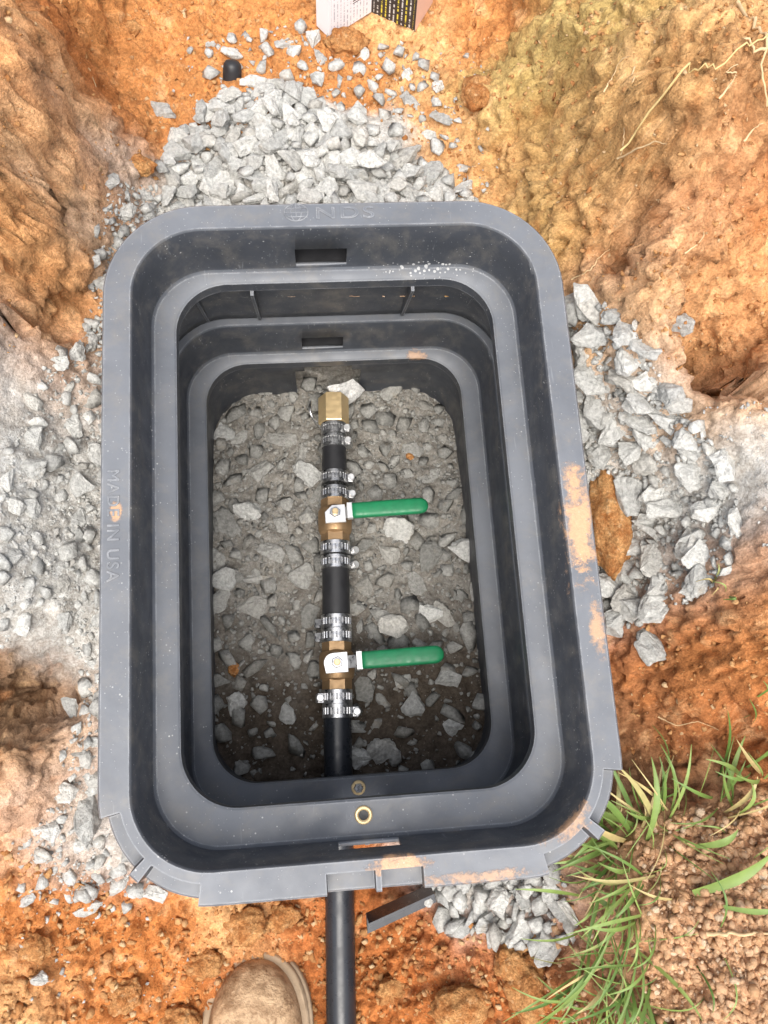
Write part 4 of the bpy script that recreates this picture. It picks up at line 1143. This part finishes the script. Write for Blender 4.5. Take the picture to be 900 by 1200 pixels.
crumbs([(590,0),(900,0),(900,480),(760,420),(640,260)], .03, 4200, .0015, .0065, 2.6, 0.1, out=BITS)
crumbs([(0,0),(140,0),(140,330),(0,420)], .0, 1500, .0015, .006, 2.8, 0.1, out=BITS)
v, f = join_mass(BITS, LUMPS[:5] + RAW)
tag(obj('clay_crumbs', tri_mesh_np('clay_crumbs', v, f, 'clay_bits', True)), 'fine orange clay crumbs scattered over the trench and banks', 'clay', kind='stuff')
CLODS = [(709,612,50,120,'tall orange clay clod wedged against the right rim'),(286,1084,44,36,'ochre clod of clay between boot and near rim'),
 (143,1166,40,34,'pale ochre clod on loose clay at lower left'),(404,52,50,38,'yellow ochre clod in front of the white carton panel'),
 (240,1130,36,28,'orange clod just left of the boot toe'),(330,1075,34,26,'dark red clod under the near rim by the pipe'),
 (620,1160,44,60,'brown clay clod between near stones and grass'),(560,110,44,60,'rounded orange clod against the right bank'),
 (165,195,34,26,'brownish clod at the foot of the left bank'),(152,35,30,22,'orange clod on the trench floor by the left bank'),
 (205,1195,46,30,'orange clod at the left of the boot'),(540,1180,60,44,'broad red clay clod right of the outgoing pipe'),
 (600,1130,34,40,'small red clod below the near pile of stones'),(40,1110,34,28,'ochre clod on clay near the lone grey pebble'),
 (460,1160,34,28,'red clay clod close to the outgoing pipe')]
for i, (a, b, l, h, lab) in enumerate(CLODS):
    if not lab: continue
    p = on_ground(a, b); k = (CAM_H - p[2]) / 0.97 / FPX
    v, f = lump_shape(500 + i, 4, 0.5)
    q = v * 26; dd = (fbm(q * 0.5, 5, 90 + i, 0.65) * 0.16 + np.clip(0.6 - worley(q * 0.45, 7 + i), 0, 1) * 0.10)
    v = v * (1 + dd[:, None]); v = v * np.array([l * k, h * k, min(l, h) * k * (1.1 if i == 0 else 0.75)])
    o = obj('clay_clod', tri_mesh_np('clay_clod', v, f, 'clod', True)); o.location = (p[0], p[1], p[2] + min(l, h) * k * (0.28 if i == 0 else 0.06))
    o.rotation_euler = (random.uniform(-.2, .2), random.uniform(-.2, .2), random.uniform(-.2, .2))
    tag(o, lab, 'clod', 'clods of clay lying about the trench')

for a, b, l, h, lab in ((275, 784, 13, 17, 'red clay fleck in the dirt at left inside the box'), (480, 535, 11, 10, 'small orange clay fleck on the grey fines inside the box')):
    p = on_floor(a, b); v, f = lump_shape(700 + a, 2, 0.8)
    o = obj('clay_clod', tri_mesh_np('clay_clod', v * np.array([l, h, 8]) * 0.00105, f, 'clod', True)); o.location = (p[0], p[1], p[2] + 0.002)
    tag(o, lab, 'clod', 'clods of clay lying about the trench')

# ------------------------------------------------------------------ black pipe end, plastic offcut
p = on_ground(272, 92)
V, F = [], []
prof = [(0.0102, -0.03), (0.0104, 0.009), (0.0099, 0.014), (0.0078, 0.0175), (0.004, 0.0192), (0.0006, 0.0196)]
sg = 24
for r_, z_ in prof:
    for k in range(sg): V.append((r_ * math.cos(2 * math.pi * k / sg), r_ * math.sin(2 * math.pi * k / sg), z_))
for i in range(len(prof) - 1):
    for k in range(sg):
        k2 = (k + 1) % sg; F.append((i * sg + k, i * sg + k2, (i + 1) * sg + k2, (i + 1) * sg + k))
F.append(tuple(range((len(prof) - 1) * sg, len(prof) * sg)))
o = obj('pipe_end', mesh('pipe_end', V, F, 'rubber_black')); autosmooth(o, 50)
o.location = p; o.rotation_euler = (-0.5, 0.15, 0)
tag(o, 'black capped pipe end poking out of the far stone heap', 'pipe')

z = -0.275
A, B = at(429, 1071, z), at(484, 1046, z)
d = (B - A); L = np.linalg.norm(d[:2]) + 0.02; ang = math.atan2(d[1], d[0])
w, h, tk = 0.020, 0.022, 0.003
prof = [(0, 0), (w, 0), (w, tk), (tk, tk), (tk, h), (0, h)]          # an angle: floor flange and upright
V = []
for x in np.linspace(0, L, 5):
    for a, b in prof: V.append((x - (0.006 if a > w * .5 and x == 0 else 0), -a, b))
F = []
for i in range(4):
    for k in range(6): F.append((i * 6 + k, (i + 1) * 6 + k, (i + 1) * 6 + (k + 1) % 6, i * 6 + (k + 1) % 6))
F += [tuple(range(6)), tuple(reversed(range(24, 30)))]
o = obj('plastic_offcut', mesh('plastic_offcut', V, F, 'pipe_black')); o.location = (A[0], A[1], z - 0.004); o.rotation_euler = (0.25, 0, ang)
tag(o, 'cut strip of black plastic angle lying under the near rim', 'offcut')

# ------------------------------------------------------------------ folded carton
zc = -0.143
foot = [at(371, 30, zc), at(386, 45, zc), at(435, 14, zc), at(486, 37, zc), at(512, -5, zc)]
cart = empty('carton', tuple(foot[2])); tag(cart, 'torn folded product carton with white barcode panel and black printed panel', 'carton')
mats = ['card_white', 'card_print_white', 'card_print_black', 'card_pink']
names = ['flap', 'barcode_panel', 'printed_panel', 'flap']
for i in range(4):
    a, b = foot[i] - foot[2], foot[i + 1] - foot[2]
    n_ = np.cross(b - a, [0, 0, 1.0]); n_ /= np.linalg.norm(n_); hh = 0.13
    lean = np.array([0, 0.03, hh])
    q = [a, b, b + lean, a + lean]; back = [c - n_ * 0.0012 for c in q]
    V = [tuple(c) for c in q + back]
    F = [(0, 1, 2, 3), (7, 6, 5, 4), (0, 4, 5, 1), (1, 5, 6, 2), (2, 6, 7, 3), (3, 7, 4, 0)]
    me = mesh(names[i], V, F, mats[i]); uv = me.uv_layers.new(name='UVMap')
    uvs = {0: (0, 0), 1: (1, 0), 2: (1, 1), 3: (0, 1), 4: (0, 0), 5: (1, 0), 6: (1, 1), 7: (0, 1)}
    for lp in me.loops: uv.data[lp.index].uv = uvs[lp.vertex_index]
    obj(names[i], me, cart)

# ------------------------------------------------------------------ boot
bt = at(299, 1118, -0.305); tipx, tipy = bt[0], bt[1]
gzb = -0.334
boot = empty('work_boot', (tipx, tipy - 0.14, gzb)); tag(boot, 'muddy tan leather work boot, its toe pointing at the box', 'boot')
BL = np.array(boot.location)
def halfw(s):                    # half width at distance s behind the toe tip
    return 0.053 * (1 - max(0, 1 - s / 0.085) ** 2.3) ** 0.5 * (1 - 0.16 * float(sstep(0.10, 0.2, np.array(s)))) if s > 0 else 0.0
def outline(off, n=26, length=0.285):
    L_, R_ = [], []
    for i in range(n + 1):
        s = length * (i / n) ** 1.7
        hwid = halfw(s)
        e = max(0.0, (s - (length - 0.035)) / 0.035); hwid *= math.sqrt(max(0, 1 - min(1, e) ** 2.2))
        R_.append((hwid + off * min(1, hwid / 0.01), tipy - s + (off if i == 0 else 0)))
        L_.append((-hwid * 1.06 - off * min(1, hwid / 0.01), tipy - s + (off if i == 0 else 0)))
    pts = [(tipx - 0.02 * (tipy - q[1]) + q[0], q[1]) for q in R_[::-1] + L_[1:]]
    return [(a - BL[0], b - BL[1]) for a, b in pts]
V, F = prism(outline(0.0070)[::-1], 0.0, 0.016, 0.002)
if True:
    o = obj('sole', mesh('sole', V, F, 'boot_sole'), boot); autosmooth(o, 50)
V, F = prism(outline(0.0035)[::-1], 0.016, 0.023, 0.003)
o = obj('welt', mesh('welt', V, F, 'boot_sole'), boot); autosmooth(o, 50)
V, F = [], []; n, sg = 40, 25
for i in range(n + 1):
    s = 0.0005 + 0.284 * (i / n) ** 1.5
    hwid = max(halfw(s), .002); e = max(0.0, (s - 0.25) / 0.035); hwid *= math.sqrt(max(0.02, 1 - min(1, e) ** 2.2))
    top = 0.020 + 0.040 * (1 - max(0, 1 - s / 0.055) ** 2) ** 0.5 + 0.050 * float(sstep(0.09, 0.22, np.array(s)))
    crease = 0.0022 * math.sin(s * 330) * float(sstep(0.085, 0.10, np.array(s)) * (1 - sstep(0.13, 0.16, np.array(s))))
    for k in range(sg):
        th = math.pi * k / (sg - 1); cx_, sz_ = math.cos(th), math.sin(th)
        x = hwid * 0.93 * math.copysign(abs(cx_) ** 0.62, cx_)
        if x < 0: x *= 1.06
        z_ = 0.018 + (top - 0.018 + crease) * abs(sz_) ** 0.8
        V.append((tipx - 0.02 * s + x - BL[0], tipy - 0.006 - s - BL[1], z_))
for i in range(n):
    for k in range(sg - 1): F.append((i * sg + k, (i + 1) * sg + k, (i + 1) * sg + k + 1, i * sg + k + 1))
F.append(tuple(range(sg))); F.append(tuple(reversed(range(n * sg, n * sg + sg))))
obj('upper', mesh('upper', V, F, 'boot_leather', True), boot)
pts = []
V, F = [], []
for z_, ax, ay, cy in [(0.06, .043, .062, -.205), (0.10, .043, .058, -.212), (0.14, .046, .056, -.218), (0.20, .050, .058, -.222), (0.20, .045, .053, -.222), (0.12, .040, .050, -.215)]:
    for k in range(28):
        a = 2 * math.pi * k / 28; V.append((tipx - .004 + ax * math.cos(a) - BL[0], tipy + cy + ay * math.sin(a) - BL[1], z_))
for i in range(5):
    for k in range(28): F.append((i * 28 + k, i * 28 + (k + 1) % 28, (i + 1) * 28 + (k + 1) % 28, (i + 1) * 28 + k))
obj('shaft', mesh('shaft', V, F, 'boot_leather', True), boot)
# ------------------------------------------------------------------ roots and dry stalks on the banks
def strand(name, pts, r, mat, label, cat, group=None, lift=0.0045):
    q = []
    P3 = [on_ground(a, b, z0=0.0) for a, b in pts]
    for i in range(len(P3) - 1):
        for t_ in np.linspace(0, 1, 7)[: (7 if i == len(P3) - 2 else 6)]:
            x = P3[i] * (1 - t_) + P3[i + 1] * t_
            q.append((x[0] + random.uniform(-.0006, .0006), x[1] + random.uniform(-.0006, .0006), max(x[2], float(gz(x[0], x[1]))) + lift))
    rr = [r * (0.35 + 0.65 * (1 - k / (len(q) - 1))) for k in range(len(q))]
    V, F = tube(q, rr, 7); o = obj(name, mesh(name, V, F, mat, True)); tag(o, label, cat, group); return o
GR = 'roots hanging out of the right bank'
strand('dry_stalk', [(722,187),(775,140),(830,95),(885,60),(920,40)], .0011, 'straw', 'long straw-coloured stalk slanting up the right bank', 'stalk', None, .012)
strand('root', [(862,8),(880,40),(888,80),(896,130)], .0017, 'root', 'thick pale root hanging at the top right corner', 'root', GR)
strand('root', [(893,62),(880,66),(868,50),(880,66)], .0013, 'root', 'short side root crossing the thick pale root', 'root', GR)
strand('root', [(738,85),(736,110),(730,135),(729,165),(726,185)], .0010, 'root', 'fine pale root dropping straight down the right bank', 'root', GR)
strand('root', [(706,112),(715,96),(722,80),(735,70)], .0008, 'root', 'hair-thin root above the olive streak of the right bank', 'root', GR)
strand('root', [(722,190),(745,178),(765,170),(778,173)], .0009, 'root', 'thin root curving right from the foot of the straw stalk', 'root', GR)
strand('root', [(840,120),(850,108),(848,90),(862,80)], .0009, 'root', 'small branching root below the straw stalk at right', 'root', GR)
strand('root', [(868,170),(880,155),(890,150)], .0010, 'root', 'short root at the far right of the bank under the thick root', 'root', GR)
strand('root', [(668,330),(690,320),(700,305),(712,295)], .0008, 'root', 'thin rootlet just above the right-hand pile of stones', 'root', GR)
strand('root', [(800,300),(815,290),(822,275)], .0008, 'root', 'tiny rootlet in the pale middle of the right bank', 'root', GR)
strand('root', [(825,1092),(850,1091),(880,1091),(915,1090)], .0020, 'root', 'pale twig-like root lying across the soil crumbs', 'root', None, .006)
strand('root', [(770,840),(790,850),(815,845),(840,855)], .0007, 'root', 'fine root threading the red clay above the grass', 'root', GR)
strand('root', [(106,85),(112,100),(118,115)], .0008, 'root', 'fine pale rootlet on the left bank', 'root', None)

# ------------------------------------------------------------------ grass
def blade(base, tip, width, arch, V, F, curl=0.0, n=8):
    base = np.array(base); tip = np.array(tip); o = len(V)
    d = tip - base; s = np.cross(d, [0, 0, 1.0]); s /= max(np.linalg.norm(s), 1e-6)
    tw = random.uniform(-.5, .5)
    for i in range(n + 1):
        t_ = i / n; c = base + d * t_ + np.array([0, 0, arch * math.sin(math.pi * min(1, t_ * 0.95))]) + s * curl * math.sin(t_ * 2.6)
        w = width * 0.5 * (0.55 + 0.9 * t_ if t_ < 0.4 else 0.91 * (1 - ((t_ - 0.4) / 0.6) ** 1.7)) + 0.0002
        sd = s * math.cos(tw) + np.array([0, 0, 1]) * math.sin(tw) * 0.8
        V.append(tuple(c - sd * w)); V.append(tuple(c - np.array([0, 0, w * 0.35]))); V.append(tuple(c + sd * w))
    for i in range(n):
        a = o + i * 3
        F.append((a, a + 1, a + 4, a + 3)); F.append((a + 1, a + 2, a + 5, a + 4))
GV, GF = [], []
def tuft(px, py, n, spread, lo, hi, dirs, wid=(.003, .006), up=0.05):
    for _ in range(n):
        a, b = px + random.gauss(0, spread), py + random.gauss(0, spread)
        p = on_ground(a, b); 
        if under_box(p[0], p[1], -0.01): continue
        th = math.radians(random.uniform(*dirs)); L = random.uniform(lo, hi) * 0.86
        h = random.uniform(0.15, 0.9) * up
        tip = p + np.array([math.cos(th) * L, math.sin(th) * L, h])
        tip[2] = max(tip[2], float(gz(tip[0], tip[1])) + 0.006)
        blade(p, tip, random.uniform(*wid) * 0.78, random.uniform(.004, .02), GV, GF, random.uniform(-.008, .008))
tuft(738,968,14,16,.05,.10,(70,170),(0.0050,0.0101),.05)
tuft(770,955,9,14,.04,.09,(60,160),(0.0031,0.0070),.05)
tuft(720,985,11,12,.04,.08,(100,210),(0.0031,0.0065),.03)
tuft(850,945,8,14,.04,.08,(60,160),(0.0031,0.0065),.05)
tuft(890,905,7,12,.03,.07,(70,170),(0.0031,0.0065),.05)
tuft(720,1030,16,18,.04,.085,(140,260),(0.0027,0.0060),.025)
tuft(745,1075,14,22,.04,.10,(150,265),(0.0023,0.0055),.03)
tuft(715,1110,14,22,.05,.11,(170,280),(0.0023,0.0055),.03)
tuft(730,1160,18,24,.04,.09,(150,330),(0.0023,0.0060),.03)
tuft(690,1185,14,24,.04,.09,(120,330),(0.0023,0.0050),.03)
tuft(800,1195,6,26,.03,.06,(120,330),(0.0023,0.0050),.03)
tuft(860,1130,4,40,.03,.06,(0,330),(0.0015,0.0040),.02)
for cx_, cy_ in ((735,965),(720,1000),(725,1050),(735,1100),(700,1130),(720,1170),(690,1195),(850,940),(780,950)):
    tuft(cx_, cy_, 9, 20, .025, .08, (20, 340), (.0008, .0022), .035)     # thin stems and thatch
tuft(843,690,5,6,.012,.028,(0,330),(0.0012,0.0030),.012)
tuft(885,840,4,12,.03,.06,(60,150),(0.0023,0.0050),.04)
tag(obj('grass', mesh('grass', GV, GF, 'grass', True)), 'fresh green grass blades growing by the near right rim corner', 'grass', kind='stuff')
def single_blade(a, b, width, arch, label, lift=(.008, .02)):
    V, F = [], []; p, q = on_ground(*a), on_ground(*b); p[2] += lift[0]; q[2] += lift[1]
    blade(p, q, width, arch, V, F, 0.004, 14)
    o = obj('grass_blade', mesh('grass_blade', V, F, 'grass', True)); tag(o, label, 'grass blade', 'single broad blades of grass'); return o
single_blade((806,1043),(890,990),.0125,.010,'broad bright green blade lying across the soil crumbs',(.012,.02))
single_blade((612,1198),(706,1062),.0034,.03,'long yellow-green stem arching over the grass near the bottom',(.02,.03))
single_blade((706,1062),(672,1038),.0060,.012,'stubby cut pale green blade pointing at the near rim corner',(.03,.04))
single_blade((843,1060),(905,1052),.0050,.006,'thin green blade at the right edge above the pale root')
single_blade((810,990),(850,965),.0070,.01,'flat green blade below the tufts on the soil mound')

# ------------------------------------------------------------------ every stone told apart by where it lies and how large it is

def cell(zn, x, y):
    """a findable neighbourhood within each stone zone"""
    if zn == 'floor':
        side = 'left' if x < pxx(y) else 'right'
        wall = abs(x - (-0.118)) if side == 'left' else abs(x - 0.172)
        by = 'by the %s wall' % side if wall < 0.05 else 'just %s of the pipe' % side
        row = ('beside the brass adapter' if y > wy(545) else 'level with the farther valve' if y > wy(655) else
               'between the two valves' if y > wy(735) else 'level with the nearer valve' if y > wy(830) else 'near the near wall')
        return 'floor stone %s, %s' % (by, row)
    if zn == 'far':
        col = 'left end' if x < -0.085 else 'left part' if x < -0.035 else 'left centre' if x < 0.015 else 'right centre' if x < 0.065 else 'right part' if x < 0.12 else 'right end'
        row = 'touching the rim' if y < 0.47 else 'near the rim' if y < 0.505 else 'in mid heap' if y < 0.545 else 'far up the heap' if y < 0.59 else 'along its outer edge'
        return 'pale stone at %s of far heap, %s' % (col, row)
    if zn == 'left':
        row = ('by the far left rim corner' if y > 0.36 else 'below the left clay bank' if y > 0.25 else 'beside the rim lettering' if y > 0.10 else
               'above the brown clay hollow' if y > 0.02 else 'beside the brown clay hollow' if y > -0.06 else 'by the near left rim corner')
        return 'pale left rubble stone %s, %s' % (row, 'next to the rim' if x > -0.225 else 'away from the rim')
    if zn == 'right':
        row = ('at the top of the pile' if y > 0.27 else 'above the tall orange clod' if y > 0.19 else 'level with the tall orange clod' if y > 0.09 else 'at the foot of the pile')
        return 'right pile stone %s, %s' % (row, 'next to the rim' if x < 0.275 else 'in the middle' if x < 0.34 else 'on the bank side')
    return 'grey stone in the near pile, %s' % ('towards the plastic offcut' if x < 0.11 else 'towards the grass')
CELLS = {}
for o, zn, sz in STONES: CELLS.setdefault((zn, cell(zn, o.location.x, o.location.y)), []).append((sz, o))
RANK = ['largest', 'second largest', 'third largest', 'fourth largest', 'fifth largest', 'sixth largest']
for (zn, txt), its in CELLS.items():
    its.sort(key=lambda q: -q[0])
    for i, (sz, o) in enumerate(its):
        pre = '' if len(its) == 1 else RANK[i] + ' ' if i < len(RANK) and i < len(its) - 1 else 'smallest ' if i == len(its) - 1 else 'smaller '
        tag(o, pre + txt, 'stone', LAB[zn][1])
